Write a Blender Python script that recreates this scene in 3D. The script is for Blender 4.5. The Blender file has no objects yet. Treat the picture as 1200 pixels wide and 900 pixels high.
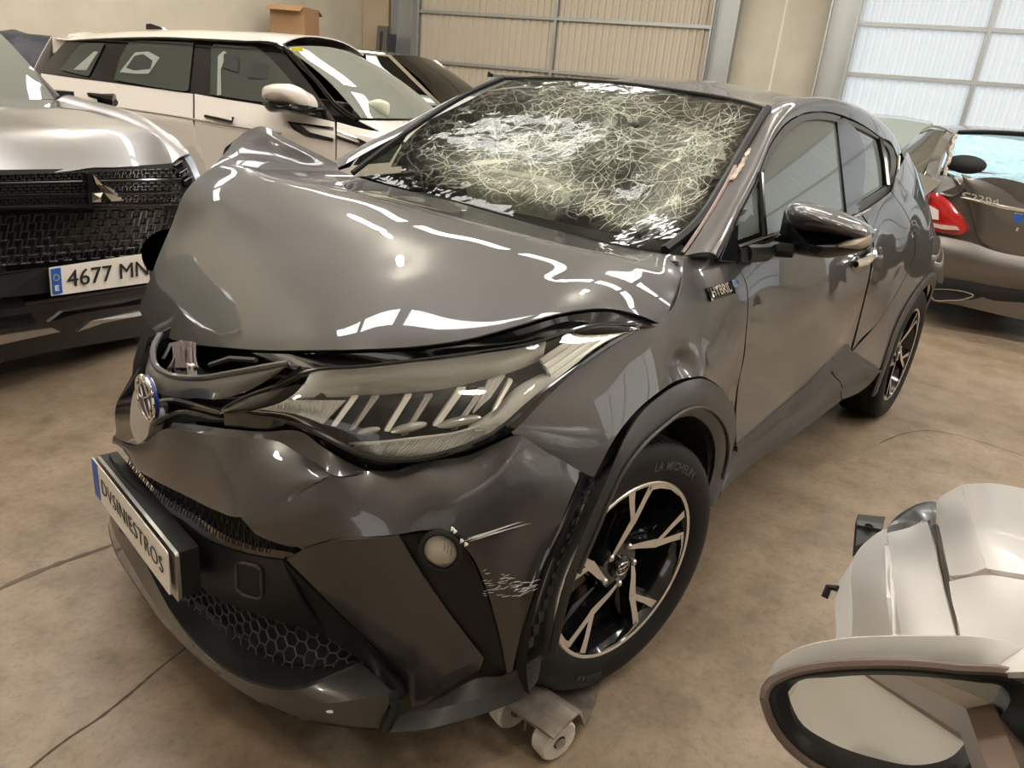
import bpy, bmesh, math, random
import numpy as np
from mathutils import Matrix, Vector
random.seed(7)
PI = math.pi
scene = bpy.context.scene
COL = scene.collection

# ---------------------------------------------------------------- camera
# solved from the photograph in the damaged car's own frame (x forward, y left, z up)
CAMP = np.array([1.43107, 1.55551, 1.41103]); YAW, PITCH, ROLL, FPX = 3.800634, .375494, -.09527, 867.6
TILT = math.radians(.35)                      # nose of the car lifted slightly by the wheel dolly
LIFT = 2.64 * math.sin(TILT)
CARM = np.array([[math.cos(TILT), 0, -math.sin(TILT)], [0, 1, 0], [math.sin(TILT), 0, math.cos(TILT)]])
CARL = np.array([0, 0, LIFT])
def cam_axes():
    a, b, c = YAW, PITCH, ROLL
    f = np.array([math.cos(a)*math.cos(b), math.sin(a)*math.cos(b), -math.sin(b)])
    r = np.array([math.sin(a), -math.cos(a), 0.])
    d = np.cross(f, r)
    return np.array([math.cos(c)*r + math.sin(c)*d, -math.sin(c)*r + math.cos(c)*d, f])
CR = cam_axes()
WR = (CARM @ CR.T).T
WP = CARM @ CAMP + CARL
cd = bpy.data.cameras.new('camera'); cam = bpy.data.objects.new('camera', cd); COL.objects.link(cam)
cd.sensor_fit = 'HORIZONTAL'; cd.sensor_width = 36.; cd.lens = 36. * FPX / 1200.
cd.clip_start = .02; cd.clip_end = 200
m = Matrix(((WR[0][0], -WR[1][0], -WR[2][0], WP[0]), (WR[0][1], -WR[1][1], -WR[2][1], WP[1]),
            (WR[0][2], -WR[1][2], -WR[2][2], WP[2]), (0, 0, 0, 1)))
cam.matrix_world = m
scene.camera = cam

# ---------------------------------------------------------------- colour management, world, lights
vs = scene.view_settings
vs.view_transform = 'Standard'; vs.look = 'None'; vs.gamma = 1.; vs.use_curve_mapping = False
vs.exposure = -0.22
world = bpy.data.worlds.new('world'); scene.world = world; world.use_nodes = True
bg = world.node_tree.nodes['Background']; bg.inputs[0].default_value = (.80, .86, .95, 1); bg.inputs[1].default_value = .35

def area(name, loc, rot, sx, sy, power, color=(1, 1, 1), parent=None):
    l = bpy.data.lights.new(name, 'AREA'); l.shape = 'RECTANGLE'; l.size = sx; l.size_y = sy; l.energy = power; l.color = color
    o = bpy.data.objects.new(name, l); COL.objects.link(o); o.location = loc; o.rotation_euler = rot
    if parent: o.parent = parent
    return o
HALL = math.radians(106.)                       # direction of the rear wall in plan
TV = np.array([math.cos(HALL), math.sin(HALL), 0.]); NV = np.array([math.sin(HALL), -math.cos(HALL), 0.])
def hall(t, n, z): return TV*t + NV*n + np.array([0, 0, z])
CEIL = 6.6

# ---------------------------------------------------------------- pixel -> point helpers
def ray(u, v, R=None):
    R = CR if R is None else R
    return R.T @ np.array([(u-600.)/FPX, (v-450.)/FPX, 1.])
def P(u, v, y=None, x=None, z=None):            # car frame
    d = ray(u, v)
    if y is not None: t = (y-CAMP[1])/d[1]
    elif x is not None: t = (x-CAMP[0])/d[0]
    else: t = (z-CAMP[2])/d[2]
    return CAMP + t*d
def PWD(u, v, axis, val):                          # world frame; axis is a plan direction or 'z'
    d = ray(u, v, WR)
    if isinstance(axis, str): t = (val-WP[2])/d[2]
    else: t = (val - WP @ axis)/(d @ axis)
    return WP + t*d
class TPS:                                        # smooth scattered surface
    def __init__(s, pts, lam=1e-4):
        a = np.array(pts, float); s.c = a[:, :2]; n = len(a)
        K = s.k(s.c, s.c) + lam*np.eye(n); Q = np.c_[np.ones(n), s.c]
        A = np.block([[K, Q], [Q.T, np.zeros((3, 3))]])
        s.w = np.linalg.solve(A, np.r_[a[:, 2], 0, 0, 0])
    def k(s, A, B):
        r2 = ((A[:, None]-B[None])**2).sum(-1); return .5*r2*np.log(r2+1e-12)
    def __call__(s, x, z):
        q = np.array([[x, z]]); return float((s.k(q, s.c) @ s.w[:-3])[0] + s.w[-3] + s.w[-2]*x + s.w[-1]*z)
def lift_on(field, start=.85):
    def f(u, v):
        y = start
        for _ in range(40):
            q = P(u, v, y=y); yn = field(q[0], q[2]); yn = min(max(yn, .3), .98)
            if abs(yn-y) < 1e-5: break
            y += .6*(yn-y)
        return P(u, v, y=y)
    return f

# ---------------------------------------------------------------- curve + mesh helpers
def spline(pts, n, closed=False):
    """n samples along a Catmull-Rom curve through pts, even in chord length"""
    p = np.array(pts, float)
    if len(p) == 1: return np.repeat(p, n, 0)
    d = np.r_[0, np.cumsum(np.linalg.norm(np.diff(p, axis=0), axis=1) + 1e-9)]
    t = np.linspace(0, d[-1], n)
    if len(p) == 2: return np.array([p[0]+(p[1]-p[0])*s/d[-1] for s in t])
    m_ = np.zeros_like(p)
    for i in range(1, len(p)-1):
        h0, h1 = d[i]-d[i-1], d[i+1]-d[i]
        m_[i] = ((p[i]-p[i-1])/h0*h1 + (p[i+1]-p[i])/h1*h0)/(h0+h1)
    m_[0] = 1.5*(p[1]-p[0])/(d[1]-d[0]) - .5*m_[1]; m_[-1] = 1.5*(p[-1]-p[-2])/(d[-1]-d[-2]) - .5*m_[-2]
    out = []
    for s in t:
        i = min(max(np.searchsorted(d, s)-1, 0), len(p)-2); h = d[i+1]-d[i]; x = (s-d[i])/h
        out.append((2*x**3-3*x**2+1)*p[i] + (x**3-2*x**2+x)*h*m_[i] + (-2*x**3+3*x**2)*p[i+1] + (x**3-x**2)*h*m_[i+1])
    return np.array(out)
def poly(pts, n):                                # straight resampling that keeps it a polyline
    p = np.array(pts, float); d = np.r_[0, np.cumsum(np.linalg.norm(np.diff(p, axis=0), axis=1)+1e-9)]
    t = np.linspace(0, d[-1], n); return np.stack([np.interp(t, d, p[:, k]) for k in range(p.shape[1])], 1)
def coons(c0, c1, d0, d1, nu, nv, smooth=True):
    """c0 bottom, c1 top (both left->right); d0 left, d1 right (both bottom->top)"""
    f = spline if smooth else poly
    C0, C1 = f(c0, nu), f(c1, nu); D0, D1 = f(d0, nv), f(d1, nv)
    u = np.linspace(0, 1, nu)[None, :, None]; v = np.linspace(0, 1, nv)[:, None, None]
    return ((1-v)*C0[None]+v*C1[None] + (1-u)*D0[:, None]+u*D1[:, None]
            - ((1-u)*(1-v)*C0[0]+u*(1-v)*C0[-1]+(1-u)*v*C1[0]+u*v*C1[-1]))
def rows_grid(rows, nu, nv):
    A = np.array([spline(r, nu) for r in rows]); return np.stack([spline(A[:, j], nv) for j in range(nu)], 1)

def link(o, parent=None):
    COL.objects.link(o)
    if parent is not None: o.parent = parent
    return o
def obj(name, me, mat, parent=None, smooth=True, angle=None):
    me.update()
    for mt in (mat if isinstance(mat, (list, tuple)) else [mat]): me.materials.append(mt)
    if smooth and len(me.polygons):
        me.polygons.foreach_set('use_smooth', [True]*len(me.polygons))
        if angle: me.set_sharp_from_angle(angle=math.radians(angle))
    return link(bpy.data.objects.new(name, me), parent)
def mesh(verts, faces, mi=None):
    me = bpy.data.meshes.new('m'); me.from_pydata([tuple(map(float, v)) for v in verts], [], [tuple(f) for f in faces])
    if mi is not None: me.polygons.foreach_set('material_index', mi)
    me.validate(); return me
class MB:                                        # mesh builder collecting shapes for ONE part
    def __init__(s): s.v = []; s.f = []; s.m = []
    def add(s, v, f, m=0):
        o = len(s.v); s.v += [tuple(map(float, q)) for q in v]; s.f += [tuple(i+o for i in q) for q in f]; s.m += [m]*len(f); return s
    def box(s, c, d, R=None, m=0):
        c = np.array(c, float); d = np.array(d, float)/2; R = np.eye(3) if R is None else np.array(R)
        v = [c + R @ (d*np.array(k)) for k in ((-1,-1,-1),(1,-1,-1),(1,1,-1),(-1,1,-1),(-1,-1,1),(1,-1,1),(1,1,1),(-1,1,1))]
        return s.add(v, [(0,3,2,1),(4,5,6,7),(0,1,5,4),(1,2,6,5),(2,3,7,6),(3,0,4,7)], m)
    def tube(s, pts, r, n=8, m=0, caps=True):
        p = np.array(pts, float); k = len(p); r = np.full(k, r) if np.isscalar(r) else np.array(r)
        v = []; ref = None
        for i in range(k):
            t = p[min(i+1, k-1)]-p[max(i-1, 0)]; t /= np.linalg.norm(t)+1e-12
            if ref is None: ref = np.array([0, 0, 1.]) if abs(t[2]) < .9 else np.array([1., 0, 0])
            a = ref - t*(ref @ t); a /= np.linalg.norm(a)+1e-12; b = np.cross(t, a); ref = a
            v += [p[i]+r[i]*(a*math.cos(2*PI*j/n)+b*math.sin(2*PI*j/n)) for j in range(n)]
        f = [(i*n+j, i*n+(j+1) % n, (i+1)*n+(j+1) % n, (i+1)*n+j) for i in range(k-1) for j in range(n)]
        if caps: f += [tuple(range(n))[::-1], tuple(range((k-1)*n, k*n))]
        return s.add(v, f, m)
    def lathe(s, prof, n=32, c=(0, 0, 0), ax=(0, 1, 0), m=0, arc=2*PI):
        """prof: list of (radius, offset along axis)"""
        ax = np.array(ax, float); ax /= np.linalg.norm(ax)
        a = np.cross(ax, [0, 0, 1.]) if abs(ax[2]) < .9 else np.cross(ax, [1., 0, 0]); a /= np.linalg.norm(a); b = np.cross(ax, a)
        v = [np.array(c)+ax*h+r*(a*math.cos(arc*j/n)+b*math.sin(arc*j/n)) for r, h in prof for j in range(n)]
        f = [(i*n+j, (i+1)*n+j, (i+1)*n+(j+1) % n, i*n+(j+1) % n) for i in range(len(prof)-1) for j in range(n)]
        return s.add(v, f, m)
    def prism(s, outline, off, m=0):
        """closed 3-D outline extruded by the vector off"""
        p = np.array(outline, float); n = len(p); o = np.array(off, float)
        v = list(p)+list(p+o); f = [tuple(range(n)), tuple(range(2*n-1, n-1, -1))]
        f += [(i, n+i, n+(i+1) % n, (i+1) % n) for i in range(n)]
        return s.add(v, f, m)
    def build(s, name, mat, parent=None, smooth=True, angle=35, fix=True):
        me = mesh(s.v, s.f, s.m)
        if fix:
            bm = bmesh.new(); bm.from_mesh(me); bmesh.ops.recalc_face_normals(bm, faces=bm.faces); bm.to_mesh(me); bm.free()
        return obj(name, me, mat, parent, smooth, angle)
CENTRE = np.array([-1.2, 0, .55])
def shell(grids, thick=.004, ref=CENTRE, mb=None, m=0):
    """thin panel(s) from point grids, outer face away from ref, real thickness and edges"""
    mb = mb or MB()
    for G in (grids if isinstance(grids, list) else [grids]):
        G = np.array(G, float); nv, nu = G.shape[:2]
        du = np.gradient(G, axis=1); dv = np.gradient(G, axis=0); N = np.cross(du, dv)
        N /= np.linalg.norm(N, axis=2, keepdims=True)+1e-12
        if ((G-ref)*N).sum() < 0: G = G[:, ::-1]; N = -N[:, ::-1]
        B = G - N*thick
        q = [(i*nu+j, i*nu+j+1, (i+1)*nu+j+1, (i+1)*nu+j) for i in range(nv-1) for j in range(nu-1)]
        mb.add(G.reshape(-1, 3), q, m); mb.add(B.reshape(-1, 3), [f[::-1] for f in q], m)
        per = [(0, j) for j in range(nu)]+[(i, nu-1) for i in range(1, nv)]+[(nv-1, j) for j in range(nu-2, -1, -1)]+[(i, 0) for i in range(nv-2, 0, -1)]
        k = len(per); a = [G[i] for i in per]; b = [B[i] for i in per]
        mb.add(a+b, [(i, k+i, k+(i+1) % k, (i+1) % k) for i in range(k)], m)
    return mb
def panel(name, grids, mat, parent, thick=.004, ref=CENTRE, mirror=False, angle=40):
    mb = shell(grids, thick, ref)
    o = mb.build(name, mat, parent, angle=angle, fix=False)
    if mirror:
        m2 = MB(); m2.v = [(a, -b, c) for a, b, c in mb.v]; m2.f = [f[::-1] for f in mb.f]; m2.m = mb.m
        m2.build(name, mat, parent, angle=angle, fix=False)
    return o
def lifted(G2, f): return np.array([[f(u, v) for u, v in row] for row in G2])
def dome(outline, bulge, thick=.02, rings=6, mb=None, m=0, power=2.):
    """inflated cushion: closed 3-D outline, centre pushed by vector bulge, flat rim extruded backwards"""
    mb = mb or MB(); o = np.array(outline, float); n = len(o); c = o.mean(0); b = np.array(bulge, float)
    nb = b/(np.linalg.norm(b)+1e-12); v = []
    v += list(o-nb*thick); v += list(o)
    for k in range(1, rings):
        s = math.cos(k/rings*PI/2)**.8; h = 1-s**power
        v += [c+(q-c)*s+b*h for q in o]
    v.append(c+b); L = rings+1
    f = [(i*n+j, i*n+(j+1) % n, (i+1)*n+(j+1) % n, (i+1)*n+j) for i in range(L-1) for j in range(n)]
    f += [((L-1)*n+j, (L-1)*n+(j+1) % n, L*n) for j in range(n)]; f.append(tuple(range(n))[::-1])
    return mb.add(v, f, m)
def thing(name, label, cat, loc=(0, 0, 0), rz=0., group=None):
    o = bpy.data.objects.new(name, None); COL.objects.link(o); o.location = loc; o.rotation_euler = (0, 0, rz); o.empty_display_size = .2
    return tag(o, label, cat, group)
def tag(o, label, cat, group=None):
    o['label'] = label; o['category'] = cat
    if group: o['group'] = group
    return o
def struct(o): o['kind'] = 'structure'; return o
def text_mesh(txt, size, depth, bold=0., spacing=1., align='CENTER'):
    c = bpy.data.curves.new('t', 'FONT'); c.body = txt; c.size = size; c.extrude = depth; c.align_x = align; c.align_y = 'CENTER'
    c.offset = bold; c.space_character = spacing; c.resolution_u = 3
    o = bpy.data.objects.new('t', c); COL.objects.link(o)
    dg = bpy.context.evaluated_depsgraph_get(); me = bpy.data.meshes.new_from_object(o.evaluated_get(dg))
    bpy.data.objects.remove(o); me.materials.clear(); return me
def place_text(me, fn):
    for v in me.vertices: v.co = Vector(fn(v.co.x, v.co.y, v.co.z))
    return me

# ---------------------------------------------------------------- materials
MATS = {}
def mat(name, color=(.5, .5, .5), rough=.5, metal=0., coat=0., coat_rough=.03, spec=.5, emit=None, strength=1., alpha=1., trans=0., ior=1.45):
    if name in MATS: return MATS[name]
    M = bpy.data.materials.new(name); M.use_nodes = True; b = M.node_tree.nodes['Principled BSDF']
    b.inputs['Base Color'].default_value = (*color, 1); b.inputs['Roughness'].default_value = rough; b.inputs['Metallic'].default_value = metal
    b.inputs['Coat Weight'].default_value = coat; b.inputs['Coat Roughness'].default_value = coat_rough
    b.inputs['Specular IOR Level'].default_value = spec; b.inputs['IOR'].default_value = ior
    b.inputs['Transmission Weight'].default_value = trans; b.inputs['Alpha'].default_value = alpha
    if emit: b.inputs['Emission Color'].default_value = (*emit, 1); b.inputs['Emission Strength'].default_value = strength
    MATS[name] = M; return M
def nodes(M): return M.node_tree.nodes, M.node_tree.links, M.node_tree.nodes['Principled BSDF']
def add_noise_color(M, scale, c0, c1, lo=.35, hi=.65, detail=6, rough=.6, input='Base Color'):
    n, l, b = nodes(M); t = n.new('ShaderNodeTexCoord'); x = n.new('ShaderNodeTexNoise'); r = n.new('ShaderNodeValToRGB')
    x.inputs['Scale'].default_value = scale; x.inputs['Detail'].default_value = detail; x.inputs['Roughness'].default_value = rough
    r.color_ramp.elements[0].position = lo; r.color_ramp.elements[1].position = hi
    r.color_ramp.elements[0].color = (*c0, 1); r.color_ramp.elements[1].color = (*c1, 1)
    l.new(t.outputs['Object'], x.inputs['Vector']); l.new(x.outputs['Fac'], r.inputs['Fac']); l.new(r.outputs['Color'], b.inputs[input])
    return x, r
def add_bump(M, scale, strength, dist=.002, kind='noise', detail=4):
    n, l, b = nodes(M); t = n.new('ShaderNodeTexCoord'); x = n.new('ShaderNodeTexNoise' if kind == 'noise' else 'ShaderNodeTexVoronoi')
    x.inputs['Scale'].default_value = scale
    if kind == 'noise': x.inputs['Detail'].default_value = detail
    bp = n.new('ShaderNodeBump'); bp.inputs['Strength'].default_value = strength; bp.inputs['Distance'].default_value = dist
    l.new(t.outputs['Object'], x.inputs['Vector']); l.new(x.outputs[0], bp.inputs['Height']); l.new(bp.outputs['Normal'], b.inputs['Normal'])
def flake(M, scale, amt):                          # fine sparkle of metallic paint
    n, l, b = nodes(M); t = n.new('ShaderNodeTexCoord'); x = n.new('ShaderNodeTexVoronoi'); x.inputs['Scale'].default_value = scale
    bp = n.new('ShaderNodeBump'); bp.inputs['Strength'].default_value = amt; bp.inputs['Distance'].default_value = .001
    l.new(t.outputs['Object'], x.inputs['Vector']); l.new(x.outputs['Color'], bp.inputs['Height']); l.new(bp.outputs['Normal'], b.inputs['Normal'])
PAINT = mat('grey_metallic_paint', (.080, .077, .076), .48, .85, 1., .02); flake(PAINT, 900, .10)
SILVER = mat('silver_metallic_paint', (.31, .30, .30), .35, .8, 1., .03)
WHITE = mat('white_paint', (.74, .68, .62), .35, 0., 1., .03)
WHITE2 = mat('white_paint_cool', (.78, .75, .72), .3, 0., 1., .03)
BROWN = mat('brown_grey_paint', (.17, .155, .145), .36, .8, 1., .02)
BLACKP = mat('black_gloss', (.008, .008, .009), .12, 0., .6)
BLACK = mat('black_plastic', (.012, .012, .012), .48, spec=.32); add_bump(BLACK, 900, .15, .0006)
CLAD = mat('grey_cladding', (.042, .040, .037), .42, spec=.4); add_bump(CLAD, 900, .15, .0006)
VOID = mat('dark_inside', (.006, .006, .006), .8)
RUBBER = mat('rubber', (.009, .0085, .008), .6, spec=.22); add_bump(RUBBER, 300, .2, .0006)
CHROME = mat('chrome', (.80, .78, .74), .10, 1.)
STEEL = mat('brushed_steel', (.50, .48, .45), .33, 1.)
MACH = mat('machined_alloy', (.72, .68, .62), .30, .9, .4)
GALV = mat('galvanised_steel', (.42, .43, .42), .42, .7)
GLASS = mat('window_glass', (.55, .62, .60), .0, 0., trans=1., ior=1.05); 
CLEAR = mat('clear_lens', (1, 1, 1), .0, 0., trans=1., ior=1.12)
RED = mat('tail_lamp_red', (.42, .012, .012), .12, 0., 1.)
BLUE = mat('plate_blue', (.02, .10, .42), .4)
PLATE = mat('plate_white', (.78, .73, .66), .35, 0., .3)
PLATEK = mat('plate_letters', (.015, .015, .015), .4)
RUBBERW = mat('nylon_white', (.66, .62, .56), .45); add_noise_color(RUBBERW, 18, (.50, .45, .38), (.72, .68, .62))
CARD = mat('cardboard', (.42, .25, .13), .8)
SEAT = mat('seat_fabric', (.03, .03, .032), .8)
cy = scene.cycles
cy.max_bounces = 7; cy.diffuse_bounces = 3; cy.glossy_bounces = 4; cy.transmission_bounces = 6; cy.transparent_max_bounces = 14
cy.caustics_reflective = False; cy.caustics_refractive = False
# ================================================================ the hall
def glass_mat(name, tint, ior=1.6, rough=0., refl=(1, 1, 1), paint_haze=0., haze_color=(.5, .52, .46)):
    M = bpy.data.materials.new(name); M.use_nodes = True; n, l = M.node_tree.nodes, M.node_tree.links; n.clear()
    o = n.new('ShaderNodeOutputMaterial'); t = n.new('ShaderNodeBsdfTransparent'); g = n.new('ShaderNodeBsdfGlossy'); f = n.new('ShaderNodeFresnel'); x = n.new('ShaderNodeMixShader')
    t.inputs[0].default_value = (*tint, 1); g.inputs['Color'].default_value = (*refl, 1); g.inputs['Roughness'].default_value = rough; f.inputs[0].default_value = ior
    l.new(f.outputs[0], x.inputs[0]); l.new(t.outputs[0], x.inputs[1]); l.new(g.outputs[0], x.inputs[2])
    if paint_haze:                                       # diffuse haze painted in for bright reflections on the pane
        d = n.new('ShaderNodeBsdfDiffuse'); d.inputs[0].default_value = (*haze_color, 1); y = n.new('ShaderNodeMixShader'); y.inputs[0].default_value = paint_haze
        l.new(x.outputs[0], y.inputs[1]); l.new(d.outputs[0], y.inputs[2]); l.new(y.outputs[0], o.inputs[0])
    else: l.new(x.outputs[0], o.inputs[0])
    MATS[name] = M; return M
GLASS = glass_mat('window_glass', (.42, .47, .45), 2.0, paint_haze=.16, haze_color=(.62, .70, .68))  # pale haze painted in for reflections in the side windows
TINT = glass_mat('tinted_glass', (.20, .22, .21), 1.6)
LENS = glass_mat('lamp_lens', (.985, .985, .98), 1.33)

FLOOR = mat('concrete_floor', (.4, .3, .2), .42)
def floor_nodes():
    n, l, b = nodes(FLOOR); t = n.new('ShaderNodeTexCoord')
    def noise(s, d, r):
        x = n.new('ShaderNodeTexNoise'); x.inputs['Scale'].default_value = s; x.inputs['Detail'].default_value = d; x.inputs['Roughness'].default_value = r
        l.new(t.outputs['Object'], x.inputs['Vector']); return x
    def ramp(src, stops):
        r = n.new('ShaderNodeValToRGB'); e = r.color_ramp.elements
        while len(e) < len(stops): e.new(.5)
        for k, (p_, c) in enumerate(stops): e[k].position = p_; e[k].color = (*c, 1)
        l.new(src, r.inputs[0]); return r
    a = ramp(noise(5.5, 12, .72).outputs['Fac'], [(.27, (.140, .103, .068)), (.5, (.248, .186, .126)), (.73, (.335, .258, .182))])
    s = ramp(noise(38., 12, .75).outputs['Fac'], [(.33, (.66, .63, .60)), (.50, (1, 1, 1)), (.75, (1.0, .98, .95))])
    st = ramp(noise(.8, 5, .55).outputs['Fac'], [(.38, (.55, .52, .48)), (.52, (1, 1, 1))])
    m1 = n.new('ShaderNodeMixRGB'); m1.blend_type = 'MULTIPLY'; m1.inputs[0].default_value = .8; l.new(a.outputs[0], m1.inputs[1]); l.new(s.outputs[0], m1.inputs[2])
    m2 = n.new('ShaderNodeMixRGB'); m2.blend_type = 'MULTIPLY'; m2.inputs[0].default_value = .45; l.new(m1.outputs[0], m2.inputs[1]); l.new(st.outputs[0], m2.inputs[2])
    l.new(m2.outputs[0], b.inputs['Base Color'])
    r = ramp(noise(5., 6, .6).outputs['Fac'], [(.3, (.30, .30, .30)), (.7, (.55, .55, .55))]); l.new(r.outputs[0], b.inputs['Roughness'])
    bp = n.new('ShaderNodeBump'); bp.inputs['Strength'].default_value = .25; bp.inputs['Distance'].default_value = .003
    l.new(noise(40., 8, .7).outputs['Fac'], bp.inputs['Height']); l.new(bp.outputs[0], b.inputs['Normal'])
floor_nodes()
WALL = mat('cream_wall', (.62, .56, .44), .75); add_noise_color(WALL, .9, (.56, .51, .41), (.66, .60, .48)); add_bump(WALL, 60, .08, .003)
PANELM = mat('cream_sheet', (.60, .53, .42), .55)
DAYLIT = mat('translucent_sheet', (.62, .68, .72), .6, emit=(.86, .93, 1.), strength=.34)
CEILM = mat('ceiling_sheet', (.82, .79, .73), .7)
JOINT = mat('floor_joint', (.07, .055, .04), .9)
NB, TL, TR, NF = -15.3, -10.7, 13.0, 11.0
def quad(name, a, b, c, d, M): return struct(obj(name, mesh([a, b, c, d], [(0, 1, 2, 3)]), M, None, False))
def slab(name, lo, hi, M, parent=None):
    """box between hall coordinates (t, n, z)"""
    mb = MB(); c = [(lo[i]+hi[i])/2 for i in range(3)]; R = np.stack([TV, NV, [0, 0, 1]], 1)
    mb.box(hall(*c), [abs(hi[i]-lo[i]) for i in range(3)], R)
    o = mb.build(name, M, parent, False); return o
struct(slab('floor', (TL-.3, NB-.3, -.1), (TR+.3, NF+.3, 0), FLOOR))
struct(slab('wall_left', (TL-.2, NB-.2, 0), (TL, NF+.2, CEIL), WALL))
struct(slab('wall_right', (TR, NB-.2, 0), (TR+.2, NF+.2, CEIL), WALL))
struct(slab('wall_front', (TL, NF, 0), (TR, NF+.2, CEIL), WALL))
struct(slab('ceiling', (TL-.2, NB-.2, CEIL), (TR+.2, NF+.2, CEIL+.15), CEILM))
wb = struct(slab('wall_back', (TL, NB-.35, 0), (TR, NB-.25, CEIL), WALL))
def bw(u, v):                                    # pixel on the rear wall -> (t, z)
    q = PWD(u, v, NV, NB); return q @ TV, q[2]
def ribbed(t0, t1, z0, z1, pitch, name, M, parent, depth=.035, n0=NB-.2):
    """one corrugated sheet with trapezoid ribs"""
    k = max(2, int(round((t1-t0)/pitch))); pr = []
    for i in range(k):
        a = t0+(t1-t0)*i/k; w = (t1-t0)/k
        pr += [(a, 0), (a+.36*w, 0), (a+.46*w, depth), (a+.9*w, depth)]
    pr.append((t1, 0)); v = []
    for t, d in pr: v += [hall(t, n0+d, z0), hall(t, n0+d, z1)]
    f = [(2*i, 2*i+2, 2*i+3, 2*i+1) for i in range(len(pr)-1)]
    o = obj(name, mesh(v, f), M, parent, False); return o
def rail(name, t0, t1, z0, z1, M, parent, nd=.07, n0=NB-.17):
    return slab(name, (t0, n0, z0), (t1, n0+nd, z1), M, parent)
# rear wall openings, from the photograph
tA, _ = bw(487, 30); tB, _ = bw(833, 40); tM, _ = bw(647, 45)
tC, _ = bw(997, 60); tD = TR-.3
_, zr1 = bw(648, 21); _, zr0 = bw(640, 83)
def sliding_door(name, t0, t1, tmid, zs, M, railM, pitch):
    d = struct(slab(name, (t0, NB-.27, 0), (t1, NB-.25, zs[-1]), M))
    for a, b in zip([t0]+tmid, tmid+[t1]):
        for z0, z1 in zip(zs[:-1], zs[1:]): ribbed(a, b, z0, z1, pitch, 'door_panel', M, d)
    for z in zs: rail('door_rail', t0, t1, z-.035, z+.035, railM, d)
    for t in [t0]+tmid+[t1]: rail('door_stile', t-.035, t+.035, 0, zs[-1], railM, d, .09)
    return d
sliding_door('door_1', tA, tB, [tM], [0, zr0-1.05, zr0, zr1, zr1+1.1, 5.2], PANELM, GALV, .16)
tE, _ = bw(1150, 70); _, zq = bw(1155, 34)
sliding_door('door_2', tC, tD, [tE, tE+(tE-tC)*1.2], [0, .9, zq-.9, zq, zq+1.1, 5.2], DAYLIT, GALV, .16)
def column(u0, u1, name, holes=False):
    t0, _ = bw(u0, 40); t1, _ = bw(u1, 40); w = t1-t0
    c = struct(slab(name, (t0, NB-.2, 0), (t1, NB-.16, CEIL), GALV))
    for a in (t0, t1-.03*1): slab('flange', (a, NB-.2, 0), (a+.03, NB+.12, CEIL), GALV, c)
    if holes:
        for z in (1.55, 2.15, 3.2):
            for k in (.3, .75):
                mb = MB(); mb.lathe([(.0, .0), (.035, 0), (.035, .01)], 10, hall(t0+w*k, NB-.165, z+.12*k), NV); mb.build('bolt_hole', VOID, c)
    return c
column(461, 486, 'trim_1'); column(832, 862, 'trim_2'); column(967, 1002, 'trim_3', True)
ts, _ = bw(913, 40)
struct(slab('trim_4', (ts-.02, NB-.25, 0), (ts+.02, NB-.23, CEIL), mat('seam_white', (.8, .78, .7), .5)))
tq, _ = bw(442, 30); tq2, _ = bw(452, 30)
struct(slab('trim_5', (TL+.02, NB-.24, 0), (tq2, NB-.12, CEIL), mat('beige_board', (.52, .42, .29), .7)))
# fill panels added behind the photographer and in the side wall, lighting car fronts
FILLPANEL = mat('fill_panel_sheet', (.72, .76, .80), .6, emit=(1., .97, .92), strength=1.7)
def fill_panel(name, lo, hi, axis):
    d = struct(slab(name, lo, hi, FILLPANEL)); k = 4
    for i in range(k+1):
        f_ = i/k; a = list(lo); b = list(hi)
        a[axis] = lo[axis]+(hi[axis]-lo[axis])*f_-.03; b[axis] = a[axis]+.06
        oth = 1-axis; sg = -1; a[oth] = min(lo[oth], hi[oth])-.05; b[oth] = min(lo[oth], hi[oth])+.0
        slab('door_stile', a, b, GALV, d)
    return d
fill_panel('fill_panel_3', (-6.5, NF-.02, .0), (-1.0, NF, 4.4), 0)
fill_panel('fill_panel_4', (TR-.02, -7., .0), (TR, -1.5, 4.4), 1)
# expansion joints, a crack and a wider dark line on the slab
def floor_strip(name, pts, w, M):
    p = spline(pts, max(12, len(pts)*5)); v = []; f = []
    for i in range(len(p)):
        t = p[min(i+1, len(p)-1)]-p[max(i-1, 0)]; s = np.array([-t[1], t[0], 0]); s /= np.linalg.norm(s)
        j = w*(.6+.8*random.random())/2; v += [p[i]+s*j+[0, 0, .0015], p[i]-s*j+[0, 0, .0015]]
    f = [(2*i, 2*i+1, 2*i+3, 2*i+2) for i in range(len(p)-1)]
    o = struct(obj(name, mesh(v, f), M, None, False)); return o
fl = lambda u, v: PWD(u, v, 'z', 0.)
floor_strip('floor_line', [fl(*q) for q in [(30, 905), (48, 890), (85, 862), (110, 846), (150, 815), (185, 785), (215, 762), (260, 727)]], .006, JOINT)
floor_strip('floor_line', [fl(*q) for q in [(-40, 712), (0, 690), (60, 664), (128, 640), (200, 610)]], .016, mat('floor_dark_line', (.11, .083, .058), .8))  # wider dark line along the floor
floor_strip('floor_line', [fl(*q) for q in [(1030, 520), (1100, 506), (1200, 535), (1260, 560)]], .005, JOINT)

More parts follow.
